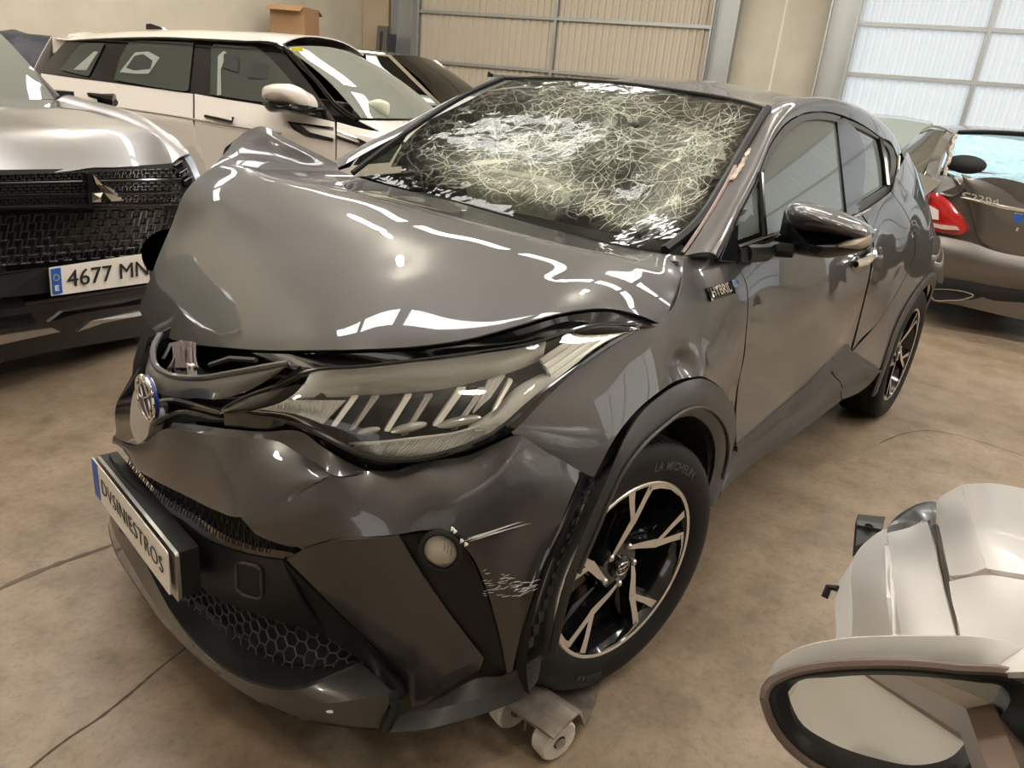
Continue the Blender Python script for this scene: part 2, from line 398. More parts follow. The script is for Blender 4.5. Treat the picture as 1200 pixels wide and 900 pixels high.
# daylight panels in the roof and round high-bay lamps
SKYL = mat('skylight_sheet', (.8, .8, .8), .5, emit=(1., .98, .94), strength=20.)
def skylight(t, n, st, sn):
    o = slab('roof_light', (t-st/2, n-sn/2, CEIL-.06), (t+st/2, n+sn/2, CEIL-.01), SKYL)
    o['kind'] = 'structure'
    fr = MB(); R = np.stack([TV, NV, [0, 0, 1]], 1)
    for s in (-1, 1):
        fr.box(hall(t+s*st/2, n, CEIL-.05), (.06, sn+.06, .1), R); fr.box(hall(t, n+s*sn/2, CEIL-.05), (st+.06, .06, .1), R)
    fr.build('roof_light_frame', GALV, o, False)
for n in (-9.5, -1.5):
    for k in range(7): skylight(-8.2+k*3.1, n, 2.7, .9)
def bay_lamp(t, n, label):
    q = hall(t, n, 0); r = thing('high_bay_lamp', label, 'lamp', (q[0], q[1], CEIL-1.0), 0, 'high bay lamps')
    mb = MB(); mb.lathe([(.0, .16), (.07, .16), (.10, .10), (.24, .04), (.26, .0), (.24, .0)], 28, (0, 0, 0), (0, 0, 1)); mb.build('reflector', STEEL, r)
    mb = MB(); mb.lathe([(.0, .004), (.235, .004), (.235, .012)], 28, (0, 0, 0), (0, 0, 1)); mb.build('lamp_disc', mat('lamp_disc', (1, 1, 1), .5, emit=(1., .93, .80), strength=90.), r)
    mb = MB(); mb.tube([(0, 0, .15), (0, 0, 1.0)], .012); mb.build('suspension_rod', STEEL, r)
    pl = bpy.data.lights.new('ceiling_fill', 'POINT'); pl.energy = 260; pl.color = (1., .93, .82); pl.shadow_soft_size = .12  # point light added above the reflector to brighten the ceiling
    po = link(bpy.data.objects.new('ceiling_fill', pl), r); po.location = (0, 0, .34)
for t, n in ((-5.5, -5.5), (.5, -5.5), (6.5, -5.5), (-5.5, 2.5), (.8, 2.2), (6.5, 2.5)): bay_lamp(t, n, 'round high bay lamp hanging under the hall roof')
# ================================================================ the damaged grey crossover
CAR = thing('crossover_car', 'dark grey crossover with crumpled bonnet and shattered windscreen', 'car')
CAR.location = tuple(CARL); CAR.rotation_euler = (0, -TILT, 0)
S = TPS([(.45, .75, .765), (.41, .80, .785), (.31, .985, .72), (.15, 1.0, .77), (.25, .69, .868), (.25, .5, .87), (.25, .3, .86),
    (-.02, .955, .825), (-.09, .985, .81), (-.2, 1.03, .785), (-.29, 1.07, .745), (0, .78, .893), (0, .70, .897), (.2, .75, .875), (-.2, .76, .893),
    (-.35, .62, .888), (-.38, .45, .885), (-.40, .3, .88), (-.37, 1.0, .822), (-.37, .9, .848), (.1, .88, .845), (-.15, .88, .862),
    (-.5, 1.04, .80), (-.5, .9, .848), (-.52, .75, .852), (-.55, .55, .85), (-.55, .4, .855), (-.55, .28, .872), (-.55, .2, .85),
    (-1.1, 1.05, .80), (-1.1, .98, .842), (-1.1, .9, .86), (-1.1, .75, .845), (-1.1, .6, .838), (-1.1, .45, .845), (-1.1, .32, .875), (-1.1, .2, .855),
    (-1.65, 1.09, .80), (-1.65, .98, .852), (-1.65, .9, .863), (-1.65, .7, .846), (-1.65, .5, .85), (-1.65, .34, .88), (-1.65, .2, .86),
    (-2.15, 1.14, .79), (-2.15, 1.0, .855), (-2.15, .85, .866), (-2.15, .6, .868), (-2.15, .4, .885), (-2.15, .22, .87),
    (-2.64, 1.2, .74), (-2.64, 1.05, .835), (-2.64, .9, .882), (-2.64, .75, .90), (-2.64, .6, .90), (-2.64, .4, .89),
    (-3.0, 1.2, .68), (-3.0, 1.0, .80), (-3.0, .8, .862), (-3.0, .5, .86), (-3.3, 1.1, .62), (-3.3, .9, .72), (-3.3, .6, .77)])
def SD(x, z):                                    # side surface with the buckle over the front arch
    d = S(x, z)
    d -= .030*math.exp(-((x+.10)/.05)**2-((z-.855)/.035)**2)
    d += .014*math.exp(-((x+.17)/.035)**2-((z-.83)/.05)**2)
    return d
def Gf(x, z): return .805-.40*(z-1.05)-.18*(z-1.05)*abs(z-1.05)-.05*max(0, -x-2.1)**2
PS, PG = lift_on(SD), lift_on(Gf, .72)
def side(c0, c1, d0, d1, nu, nv, f=PS): return lifted(coons(c0, c1, d0, d1, nu, nv), f)
def rw(l): return [P(u, v, y=y) for u, v, y in l]

# ---- bonnet (buckled upwards on the far side)
hf = rw([(163, 364, -.62), (180, 387, -.45), (223, 403, -.18), (267, 408, .03), (313, 411, .2), (367, 411, .36), (420, 410, .48), (500, 405, .60), (550, 397, .66), (600, 383, .705), (650, 368, .745), (690, 362, .77), (717, 362, .785), (745, 368, .805), (773, 379, .825)])
hr = rw([(397, 200, -.60), (420, 208, -.56), (467, 221, -.40), (533, 237, -.18), (600, 256, .05), (667, 274, .28), (733, 290, .52), (775, 297, .66), (801, 300, .745)])
hl = rw([(163, 364, -.62), (183, 307, -.655), (200, 267, -.675), (223, 217, -.69), (240, 203, -.685), (262, 194, -.66), (313, 198, -.62), (360, 200, -.60), (397, 200, -.60)])
hn = rw([(773, 379, .825), (787, 364, .81), (800, 329, .78), (801, 300, .745)])
G = coons(hf, hr, hl, hn, 72, 48)
uu = np.linspace(0, 1, 72)[None, :]; vv = np.linspace(0, 1, 48)[:, None]
bul = .058*np.sin(PI*vv**.75)*np.sin(PI*uu**.9)**.8 + .010*np.exp(-((vv-.22)/.16)**2)*np.sin(PI*uu)
bul -= .006*np.exp(-((uu-.80)/.07)**2-((vv-.40)/.30)**2)
G[..., 2] += bul; G[..., 0] += .35*bul*(1-vv)
HOODG = G
hood = panel('bonnet', G, PAINT, CAR, .004, np.array([-.2, 0, .3]))
# folded-up far corner of the bonnet
fb = rw([(240, 203, -.685), (262, 194, -.66), (313, 198, -.62), (360, 200, -.60), (397, 200, -.60)])
fm = rw([(258, 186, -.70), (275, 180, -.69), (312, 178, -.655), (350, 186, -.63), (396, 196, -.61)])
fm = [q-np.array([.0, .0, .0]) for q in fm]
ft = rw([(273, 167, -.73), (287, 155, -.735), (307, 148, -.72), (333, 161, -.68), (394, 191, -.62)])
Gf2 = rows_grid([fb, fm, ft], 40, 16)
Gf2[3:13, 5:35, :] -= (np.sin(np.linspace(0, PI, 10))[:, None]*np.sin(np.linspace(0, PI, 30))[None, :])[..., None]*np.array([.02, .0, .025])
panel('bonnet_fold', Gf2, PAINT, hood, .004, np.array([-.6, -1.4, .6]))
bk = rw([(262, 194, -.82), (280, 190, -.83), (312, 196, -.80), (350, 200, -.76), (396, 200, -.66)])
panel('bonnet_fold', rows_grid([ft, [a*.5+b*.5+np.array([0, -.03, 0]) for a, b in zip(ft, bk)], bk], 30, 10), PAINT, hood, .004, np.array([0, 0, .8]))

# ---- front wing
def wing_panels():
    a = [(600, 506), (625, 478), (660, 447), (700, 417), (735, 395), (763, 380), (773, 379)]
    b = [(602, 511), (637, 528), (668, 545), (682, 553), (692, 558), (696, 559)]
    arch = [(697, 557), (699, 553), (703, 546), (712, 528), (729, 501), (747, 480), (771, 460), (793, 446), (807, 442)]
    A = side(b+arch[1:], a, [(602, 511), (600, 506)], [(807, 442), (790, 412), (773, 379)], 56, 26)
    B = side([(773, 379), (790, 412), (807, 442), (823, 441), (835, 447), (848, 458), (857, 473), (860, 482)], [(801, 300), (830, 302), (861, 307)],
             [(773, 379), (787, 364), (800, 329), (801, 300)], [(860, 482), (863, 458), (870, 425), (874, 387), (876, 360), (873, 330), (861, 307)], 44, 36)
    return [A, B]
panel('front_wing', wing_panels(), PAINT, CAR, .004, mirror=False)
# ---- wheel arch trims
def ring(outer, inner, n, f, k=7, lip=.0):
    O = poly(spline(outer, 80), n); I = poly(spline(inner, 80), n)
    G_ = np.array([[f(*(O[i]*(1-s)+I[i]*s)) for i in range(n)] for s in np.linspace(0, 1, k)]); return G_
ao = [(641, 764), (660, 680), (680, 626), (698, 585), (712, 552), (729, 514), (747, 485), (771, 463), (793, 449), (807, 444), (823, 443), (835, 449), (847, 459), (856, 474), (861, 500), (853, 537), (842, 573), (836, 586)]
ai = [(648, 762), (669, 676), (690, 626), (702, 596), (718, 563), (741, 536), (770, 509), (782, 498), (797, 490), (813, 488), (828, 498), (837, 514), (839, 535), (835, 560), (829, 580), (826, 592)]
AR = ring(ao, ai, 60, lambda u, v: PS(u, v)+np.array([0, .006, 0]))
bu = np.sin(np.linspace(0, PI, 7))[:, None]; AR[..., 1] += .012*bu; AR[-1, :, 1] -= .008
panel('wheel_arch_trim', AR, CLAD, CAR, .012)
bead = [AR[4, i]+np.array([0, .004, 0]) for i in range(12, 56)]
mb = MB(); mb.tube(bead, .0045, 6); mb.build('arch_bead', CLAD, CAR)
# dark liner behind the front arch
def liner(x, r, y0, y1, name):
    mb = MB(); n = 24; v = []; f = []
    for i in range(n+1):
        a = -.12*PI+1.24*PI*i/n
        for yy in (y0, y1): v.append((x+r*math.cos(a), yy, .345+r*math.sin(a)))
    f = [(2*i, 2*i+1, 2*i+3, 2*i+2) for i in range(n)]
    k = len(v); v.append((x, y0, .345)); f += [(2*i, 2*i+2, k) for i in range(n)]
    mb.add(v, f); return mb.build(name, VOID, CAR)
for s in (1, -1):
    liner(0, .405, .45*s, .868*s, 'wheel_arch_liner'); liner(-2.64, .40, .48*s, .868*s, 'wheel_arch_liner')
# clips bared along the bumper edge
ce = rw([(693, 566, .862), (680, 596, .86), (664, 636, .855), (650, 675, .85), (636, 716, .845), (622, 752, .84)])
mb = MB()
for i, q in enumerate(spline(ce, 13)):
    mb.box(q+np.array([0, -.008, 0]), (.018, .02, .030), None); mb.box(q+np.array([.012, -.002, .012]), (.012, .016, .012))
mb.build('bumper_clips', BLACK, CAR)

# ---- doors and rear quarter
fd = side([(863, 524), (880, 513), (900, 500), (943, 466), (972, 434), (996, 411)], [(861, 307), (880, 298), (910, 286), (950, 271), (996, 255), (1007, 249)],
          [(863, 524), (863, 480), (866, 448), (872, 420), (875, 387), (877, 360), (874, 330), (861, 307)], [(996, 411), (1004, 382), (1012, 350), (1020, 312), (1021, 275), (1007, 249)], 44, 40)
fdoor = panel('front_door', fd, PAINT, CAR, .004, mirror=False)
rd = side([(999, 410), (1010, 396), (1028, 379), (1046, 351), (1062, 322)], [(1009, 249), (1030, 236), (1044, 225)],
          [(999, 410), (1006, 382), (1014, 350), (1022, 312), (1023, 275), (1009, 249)], [(1062, 322), (1072, 290), (1064, 255), (1044, 225)], 26, 36)
rdoor = panel('rear_door', rd, PAINT, CAR, .004)
q1 = side([(1000, 411), (1012, 398), (1028, 380), (1046, 352), (1062, 323), (1073, 292), (1066, 258), (1045, 225)],
          [(1030, 432), (1038, 416), (1046, 394), (1056, 370), (1072, 347), (1086, 318), (1086, 262), (1050, 207)],
          [(1000, 411), (1015, 422), (1030, 432)], [(1045, 225), (1048, 217), (1050, 207)], 44, 12)
quarter = panel('rear_quarter', q1, PAINT, CAR, .004)
# rear haunch, tail and roof are laid out directly in the car's frame
def loft(stations, n=40, m_=24): return rows_grid([np.array(s, float) for s in stations], m_, n)
def sidecol(x, zs): return [np.array([x, S(x, z), z]) for z in zs]
tA_ = [PS(1050, 207), PS(1066, 232), PS(1078, 262), PS(1085, 290), PS(1086, 318), PS(1088, 330)]
tB_ = rw([(1061, 190, .60), (1077, 217, .675), (1086, 240, .735), (1093, 270, .785), (1101, 298, .815), (1099, 326, .835)])
tC_ = [q+np.array(k) for q, k in zip(tB_, ((-.22, -.06, -.16), (-.22, -.08, -.08), (-.22, -.10, -.02), (-.20, -.10, 0), (-.18, -.10, 0), (-.16, -.10, 0)))]
TG_ = rows_grid([tA_, tB_, tC_], 26, 20)
panel('tail_side', TG_, PAINT, CAR, .004)
tx_ = float(np.mean([q[0] for q in tC_]))
tl = [[np.array([-3.30-.05*math.sin(PI*s), y, z]) for z, s in zip(np.linspace(.35, 1.12, 8), np.linspace(0, 1, 8))] for y in (-.62, -.3, 0, .3, .62)]
panel('tailgate', loft(tl, 20, 16), PAINT, CAR, .004)
# rear arch
def arc_ring(x0, z0, r0, r1, a0, a1, n, k, off):
    return np.array([[np.array([x0+r*math.cos(a), S(x0+r*math.cos(a), z0+r*math.sin(a))+off, z0+r*math.sin(a)]) for a in np.linspace(a0, a1, n)] for r in np.linspace(r0, r1, k)])
RA = arc_ring(-2.64, .345, .365, .425, -.10*PI, 1.12*PI, 40, 6, .004); RA[1:5, :, 1] += .008
panel('wheel_arch_trim', RA, CLAD, CAR, .012, mirror=True)
HB = arc_ring(-2.64, .345, .42, .60, .02*PI, .98*PI, 44, 8, 0.)
hb = panel('rear_haunch', HB, PAINT, CAR, .004, mirror=True)

# ---- sills
sl = side([(838, 590), (847, 576), (873, 552), (897, 533), (947, 499), (986, 469)], [(843, 566), (858, 530), (871, 521), (900, 500), (943, 467), (972, 434)],
          [(838, 590), (843, 566)], [(986, 469), (982, 450), (972, 434)], 40, 9)
sl[3:6, :, 1] += .012; panel('side_sill', sl, CLAD, CAR, .01, mirror=False)
s2 = side([(987, 468), (996, 465), (1008, 459), (1022, 447), (1029, 438)], [(974, 433), (985, 422), (998, 411), (1014, 421), (1030, 431)],
          [(987, 468), (983, 450), (974, 433)], [(1029, 438), (1030, 431)], 20, 9)
s2[3:6, :, 1] += .012; panel('side_sill', s2, CLAD, CAR, .01)
db = side([(862, 529), (873, 521), (900, 501), (943, 468), (972, 435), (997, 412)], [(862, 522), (880, 507), (900, 489), (943, 452), (970, 424), (992, 403)],
          [(862, 529), (862, 522)], [(997, 412), (992, 403)], 36, 4, lambda u, v: PS(u, v)+np.array([0, .006, 0]))
panel('door_cladding', db, CLAD, fdoor, .008)
# underside so that the body is closed
mb = MB(); mb.box((-1.3, 0, .27), (3.3, 1.30, .06)); mb.build('underbody', VOID, CAR)
mb = MB(); mb.box((-1.25, 0, .50), (2.0, 1.50, .42)); mb.build('floor_pan', VOID, CAR)

# ---- the far side: same panels mirrored, simple
def far(name, G_, M, parent=CAR, th=.004):
    H = np.array(G_); H = H.copy(); H[..., 1] *= -1; panel(name, H, M, parent, th)
for nm, G_, M in (('front_door', fd, PAINT), ('rear_door', rd, PAINT), ('rear_quarter', q1, PAINT), ('side_sill', sl, CLAD), ('side_sill', s2, CLAD)): far(nm, G_, M)
FW = wing_panels()
far('front_wing', FW[1], PAINT)
CW = np.array(FW[0]).copy(); CW[..., 0] -= .10; CW[..., 2] = .42+(CW[..., 2]-.42)*.66; CW[..., 1] *= .95; CW[..., 1] += .02*np.sin(CW[..., 0]*40)
far('front_wing', CW, PAINT); far('tail_side', TG_, PAINT)

# ---- roof, pillars, glasshouse
wt = rw([(590, 92, -.53), (650, 92.5, -.36), (720, 97, -.13), (800, 107, .17), (860, 117, .41), (896, 127, .565)])
def roof_row(x, z, w, c): return [np.array([x+.0*abs(s), s*w, z-c*abs(s)**2.2]) for s in np.linspace(-1, 1, 7)]
front_row = [q+np.array([-.012, 0, .006]) for q in spline(wt, 7)]
rows = [front_row, roof_row(-1.30, 1.494, .60, .06), roof_row(-1.7, 1.518, .605, .07), roof_row(-2.2, 1.495, .59, .075), roof_row(-2.7, 1.43, .56, .085), roof_row(-3.05, 1.32, .53, .07)]
rows = [rows[0]]+rows[1:]
ROOFG = rows_grid(rows, 40, 40)
du_ = np.linspace(0, 1, 40)
ROOFG[0:14, :, 2] += (.0035*np.sin(du_*31+1.5)*np.sin(np.linspace(0, PI, 14))[:, None])
panel('roof', ROOFG, PAINT, CAR, .004, np.array([-1.8, 0, .9]))
tg = [[np.array([-3.07-.31*s, y*(1+.1*s), 1.31-.20*s]) for s in np.linspace(0, 1, 6)] for y in (-.52, -.26, 0, .26, .52)]
panel('rear_window', loft(tg, 12, 8), TINT, CAR, .004)
# A pillar and cant rail: band between windscreen edge and door frame
inner = [(801, 300), (815, 281), (834, 250), (857, 210), (880, 163), (899, 128), (918, 115.5), (947, 113), (973, 115), (1000, 123), (1023, 136), (1042, 154), (1053, 178)]
iy = [.735, .72, .70, .665, .61, .565, .56, .565, .565, .56, .555, .55, .545]
outer = [(842, 302), (852, 282), (866, 250), (885, 212), (904, 166), (922, 143), (942, 132.5), (963, 130), (987, 135), (1013, 147), (1033, 161), (1047, 171), (1052, 183)]
I3 = spline([P(u, v, y=y) for (u, v), y in zip(inner, iy)], 60); O3 = spline([PG(u, v) for u, v in outer], 60)
BG = []
for s in np.linspace(0, 1, 8):
    r = I3*(1-s)+O3*s; w = math.sin(PI*s); r = r+np.array([.006, .016, .016])*w; BG.append(r)
panel('roof_pillar', np.array(BG), PAINT, CAR, .01, np.array([-1.4, 0, 1.1]))
far('roof_pillar', np.array(BG), PAINT)
def band(outer, inner_, f, n, k=3, off=0.):
    O = poly(spline(outer, 90), n); I = poly(spline(inner_, 90), n)
    G_ = np.array([[f(*(O[i]*(1-s)+I[i]*s)) for i in range(n)] for s in np.linspace(0, 1, k)]); G_[..., 1] += off; return G_
# door frames (satin black) and glass
frm_o = [(845, 304), (854, 284), (867, 253), (886, 214), (905, 168), (923, 145), (942, 134.5), (963, 132), (986, 137)]
frm_i = [(862, 288), (864, 262), (876, 236), (893, 204), (910, 172), (926, 152), (947, 141), (963, 140), (981, 143)]
FRM = band(frm_o, frm_i, PG, 40, 3, .0)
ffr = panel('door_frame', FRM, CLAD, fdoor, .012); far('door_frame', FRM, CLAD)
bp = side([(984, 256), (1006, 249)], [(981, 142), (989, 138)], [(993, 253), (981, 142)], [(1007, 249), (998, 146), (988, 138)], 6, 20, PG)
bpl = panel('door_pillar', bp, BLACKP, CAR, .012); far('door_pillar', bp, BLACKP)
rf_o = [(988, 138), (1013, 149), (1033, 163), (1046, 173), (1050, 185), (1048, 207), (1043, 223), (1030, 234), (1007, 249)]
rf_i = [(998, 147), (1013, 154), (1029, 163), (1041, 175), (1044, 187), (1043, 205), (1038, 217), (1026, 226), (1004, 238)]
RFM = band(rf_o, rf_i, PG, 40, 3, .0)
panel('door_frame', RFM, CLAD, rdoor, .012); far('door_frame', RFM, CLAD)
mb = MB(); mb.tube([PG(*q)+np.array([0, .006, 0]) for q in [(1052, 183), (1050, 207), (1044, 225), (1030, 237), (1008, 250), (996, 256)]], .006, 6); mb.build('window_moulding', STEEL, CAR)
gl = side([(897, 281), (930, 269), (992, 249)], [(905, 180), (916, 161), (930, 149), (950, 141), (981, 143)], [(897, 281), (896, 215), (905, 180)], [(992, 249), (987, 195), (981, 143)], 24, 24, PG)
gl[..., 1] -= .008
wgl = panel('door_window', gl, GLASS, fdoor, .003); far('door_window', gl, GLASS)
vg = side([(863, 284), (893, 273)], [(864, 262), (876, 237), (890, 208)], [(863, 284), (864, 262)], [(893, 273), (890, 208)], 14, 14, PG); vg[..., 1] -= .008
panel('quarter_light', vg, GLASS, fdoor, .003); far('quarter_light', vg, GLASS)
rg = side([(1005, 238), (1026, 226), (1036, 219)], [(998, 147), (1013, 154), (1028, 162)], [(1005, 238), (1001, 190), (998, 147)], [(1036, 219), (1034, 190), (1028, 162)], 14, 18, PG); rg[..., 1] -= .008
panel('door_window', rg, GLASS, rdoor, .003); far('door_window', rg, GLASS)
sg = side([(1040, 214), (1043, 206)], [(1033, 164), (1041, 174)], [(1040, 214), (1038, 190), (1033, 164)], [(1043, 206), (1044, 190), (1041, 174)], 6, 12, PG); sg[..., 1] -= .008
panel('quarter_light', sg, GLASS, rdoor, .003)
mb = MB(); mb.tube([PG(890, 203)+np.array([0, .002, 0]), PG(892, 240)+np.array([0, .002, 0]), PG(895, 276)+np.array([0, .002, 0])], .009, 6); mb.build('window_divider', BLACKP, fdoor)
mb = MB(); mb.tube([PG(1030, 162), PG(1036, 190), PG(1039, 218)], .014, 6); mb.build('window_divider', BLACKP, rdoor)
mb = MB(); mb.tube([PG(*q)+np.array([0, .006, 0]) for q in [(862, 290), (897, 278), (930, 268), (960, 259), (993, 252)]], .008, 6); mb.build('window_moulding', BLACKP, fdoor)

# black sail piece at the foot of the A pillar
sp = side([(842, 304), (861, 306)], [(858, 266), (863, 262)], [(842, 304), (858, 266)], [(861, 306), (863, 262)], 6, 10, PG); sp[..., 1] += .006
panel('mirror_sail', sp, BLACKP, CAR, .01)
# ---- windscreen: laminated glass, shattered and sagging
wb_ = rw([(413, 203, -.655), (467, 218, -.43), (533, 233, -.19), (600, 251, .03), (667, 269, .27), (733, 286, .51), (775, 293, .655)])
wl_ = rw([(413, 203, -.655), (460, 167, -.63), (500, 139, -.60), (550, 109, -.56), (590, 92, -.53)])
wr_ = rw([(775, 293, .655), (812, 262, .655), (846, 212, .63), (873, 165, .60), (896, 127, .565)])
WG = coons(wb_, wt, wl_, wr_, 70, 50)
uu = np.linspace(0, 1, 70)[None, :]; vv = np.linspace(0, 1, 50)[:, None]
arch_ = np.sin(PI*uu)*np.sin(PI*vv)
WG[..., 0] += .07*arch_; WG[..., 2] += .035*arch_
sag = np.exp(-((uu-.42)/.26)**2-((vv-.40)/.26)**2)*.075 + np.exp(-((uu-.80)/.10)**2-((vv-.25)/.2)**2)*.03 + np.exp(-((uu-.70)/.14)**2-((vv-.72)/.2)**2)*.04
rng = np.random.RandomState(3)
sag = sag+.0035*rng.rand(50, 70)*np.clip(arch_*3, 0, 1)
WG[..., 0] -= .55*sag; WG[..., 2] -= .85*sag
def crack_glass():
    M = bpy.data.materials.new('shattered_glass'); M.use_nodes = True; n, l = M.node_tree.nodes, M.node_tree.links; n.clear()
    o = n.new('ShaderNodeOutputMaterial'); t = n.new('ShaderNodeBsdfTransparent'); g = n.new('ShaderNodeBsdfGlossy'); f = n.new('ShaderNodeFresnel'); x = n.new('ShaderNodeMixShader')
    t.inputs[0].default_value = (.66, .70, .62, 1); g.inputs['Roughness'].default_value = .04; f.inputs[0].default_value = 1.33
    tc = n.new('ShaderNodeTexCoord'); wv = n.new('ShaderNodeTexNoise'); wv.inputs['Scale'].default_value = 6; wv.inputs['Detail'].default_value = 3
    mp = n.new('ShaderNodeVectorMath'); mp.operation = 'MULTIPLY_ADD'; l.new(wv.outputs['Color'], mp.inputs[0]); mp.inputs[1].default_value = (.10, .10, .10); l.new(tc.outputs['Object'], mp.inputs[2]); l.new(tc.outputs['Object'], wv.inputs['Vector'])
    def edges(scale, w0, w1):
        v = n.new('ShaderNodeTexVoronoi'); v.feature = 'DISTANCE_TO_EDGE'; v.inputs['Scale'].default_value = scale; l.new(mp.outputs[0], v.inputs['Vector'])
        r = n.new('ShaderNodeMapRange'); r.inputs['From Min'].default_value = w0; r.inputs['From Max'].default_value = w1; r.inputs['To Min'].default_value = 1; r.inputs['To Max'].default_value = 0; l.new(v.outputs['Distance'], r.inputs['Value']); return v, r
    v1, e1 = edges(24, .015, .055); v2, e2 = edges(80, .03, .14); v3, e3 = edges(9, .006, .016)
    at = n.new('ShaderNodeAttribute'); at.attribute_name = 'damage'
    def math_(op, a, b):
        m_ = n.new('ShaderNodeMath'); m_.operation = op; m_.use_clamp = True
        for k, q in enumerate((a, b)):
            if isinstance(q, (int, float)): m_.inputs[k].default_value = q
            else: l.new(q, m_.inputs[k])
        return m_.outputs[0]
    pn = n.new('ShaderNodeTexNoise'); pn.inputs['Scale'].default_value = 9; pn.inputs['Detail'].default_value = 5; l.new(tc.outputs['Object'], pn.inputs['Vector'])
    pm = n.new('ShaderNodeMapRange'); pm.inputs['From Min'].default_value = .36; pm.inputs['From Max'].default_value = .54; l.new(pn.outputs['Fac'], pm.inputs['Value'])
    a1 = math_('MULTIPLY', math_('MULTIPLY', e1.outputs[0], pm.outputs[0]), math_('MULTIPLY', at.outputs['Fac'], .85))
    a2 = math_('MULTIPLY', math_('MULTIPLY', e2.outputs[0], .62), math_('POWER', at.outputs['Fac'], 2.0))
    a2 = math_('MULTIPLY', a2, pm.outputs[0])
    a3 = math_('MULTIPLY', e3.outputs[0], math_('MULTIPLY', at.outputs['Fac'], .9))
    al = math_('MAXIMUM', math_('MAXIMUM', a1, a2), a3)
    haze = math_('MULTIPLY', math_('POWER', at.outputs['Fac'], 3.0), .22)
    al = math_('MAXIMUM', al, haze)
    d = n.new('ShaderNodeBsdfPrincipled'); d.inputs['Base Color'].default_value = (.66, .68, .54, 1); d.inputs['Roughness'].default_value = .25; d.inputs['Specular IOR Level'].default_value = .9
    bp = n.new('ShaderNodeBump'); bp.inputs['Strength'].default_value = .22; bp.inputs['Distance'].default_value = .004; l.new(v1.outputs['Distance'], bp.inputs['Height'])
    l.new(bp.outputs[0], g.inputs['Normal']); l.new(bp.outputs[0], d.inputs['Normal'])
    l.new(f.outputs[0], x.inputs[0]); l.new(t.outputs[0], x.inputs[1]); l.new(g.outputs[0], x.inputs[2])
    y = n.new('ShaderNodeMixShader'); l.new(al, y.inputs[0]); l.new(x.outputs[0], y.inputs[1]); l.new(d.outputs[0], y.inputs[2]); l.new(y.outputs[0], o.inputs[0]); return M
mb = MB(); nv, nu = WG.shape[:2]
mb.add(WG.reshape(-1, 3), [(i*nu+j, i*nu+j+1, (i+1)*nu+j+1, (i+1)*nu+j) for i in range(nv-1) for j in range(nu-1)])
me = mesh(mb.v, mb.f)
dm = np.exp(-((uu-.36)/.22)**2-((vv-.36)/.22)**2)*.95+np.exp(-((uu-.62)/.42)**2-((vv-.66)/.30)**2)*.62+np.exp(-((uu-.86)/.12)**2-((vv-.42)/.30)**2)*.85+np.exp(-((uu-.6)/.35)**2-((vv-.2)/.10)**2)*.7+np.exp(-((uu-.3)/.3)**2-((vv-.85)/.2)**2)*.35
dm = np.clip(dm, 0, 1)*np.clip(np.minimum(uu, 1-uu)*14+.2, 0, 1); dm = dm*np.clip(vv*9-(uu > .55)*.9*(uu-.4), 0, 1)
at = me.attributes.new('damage', 'FLOAT', 'POINT'); at.data.foreach_set('value', dm.reshape(-1).astype('f'))
wind = obj('windscreen', me, crack_glass(), CAR)
# long cracks as fine splinter ridges lying on the glass
GLINT = mat('glass_splinter', (.70, .74, .62), .2, 0., spec=.9)
def wpt(u_, v_):
    a = min(max(u_, 0), .999)*(nu-1); b = min(max(v_, 0), .999)*(nv-1); i, j = int(b), int(a); s, r = b-i, a-j
    return (WG[i, j]*(1-s)*(1-r)+WG[i+1, j]*s*(1-r)+WG[i, j+1]*(1-s)*r+WG[i+1, j+1]*s*r)+np.array([.003, 0, .003])
mb = MB(); rr = random.Random(11)
def crack(u0, v0, ang, ln, w, depth=0):
    pts = [(u0, v0)]; a = ang; st = .018
    for k in range(int(ln/st)):
        a += rr.uniform(-.28, .28); u0 += math.cos(a)*st; v0 += math.sin(a)*st*1.25
        if not (.02 < u0 < .98 and .04 < v0 < .97): break
        pts.append((u0, v0))
        if depth < 2 and rr.random() < .16: crack(u0, v0, a+rr.choice((-1, 1))*rr.uniform(.5, 1.2), ln*.4, w*.7, depth+1)
    if len(pts) > 2: mb.tube([wpt(*q) for q in pts], w, 3, caps=False)
for cx_, cy_, k, ln in ((.62, .60, 13, .36), (.36, .42, 9, .28), (.84, .52, 11, .26), (.70, .30, 8, .26), (.45, .74, 9, .26), (.80, .80, 7, .22)):
    for i in range(k): crack(cx_+rr.uniform(-.02, .02), cy_+rr.uniform(-.02, .02), 2*PI*i/k+rr.uniform(-.2, .2), ln*rr.uniform(.6, 1.2), .00048)
for i in range(46):                               # near-parallel hackle marks along the bottom fold
    u_ = .42+.5*rr.random(); crack(u_, .17+.10*rr.random(), -PI/2+rr.uniform(-.35, .25), .10*rr.uniform(.5, 1.2), .0005, 2)
for i in range(70): crack(.86+.1*rr.random(), .2+.7*rr.random(), rr.choice((.9, 2.2))+rr.uniform(-.3, .3), .09, .0006, 2)
ck = mb.build('crack_lines', GLINT, wind, angle=None, fix=False); ck['kind'] = 'stuff'
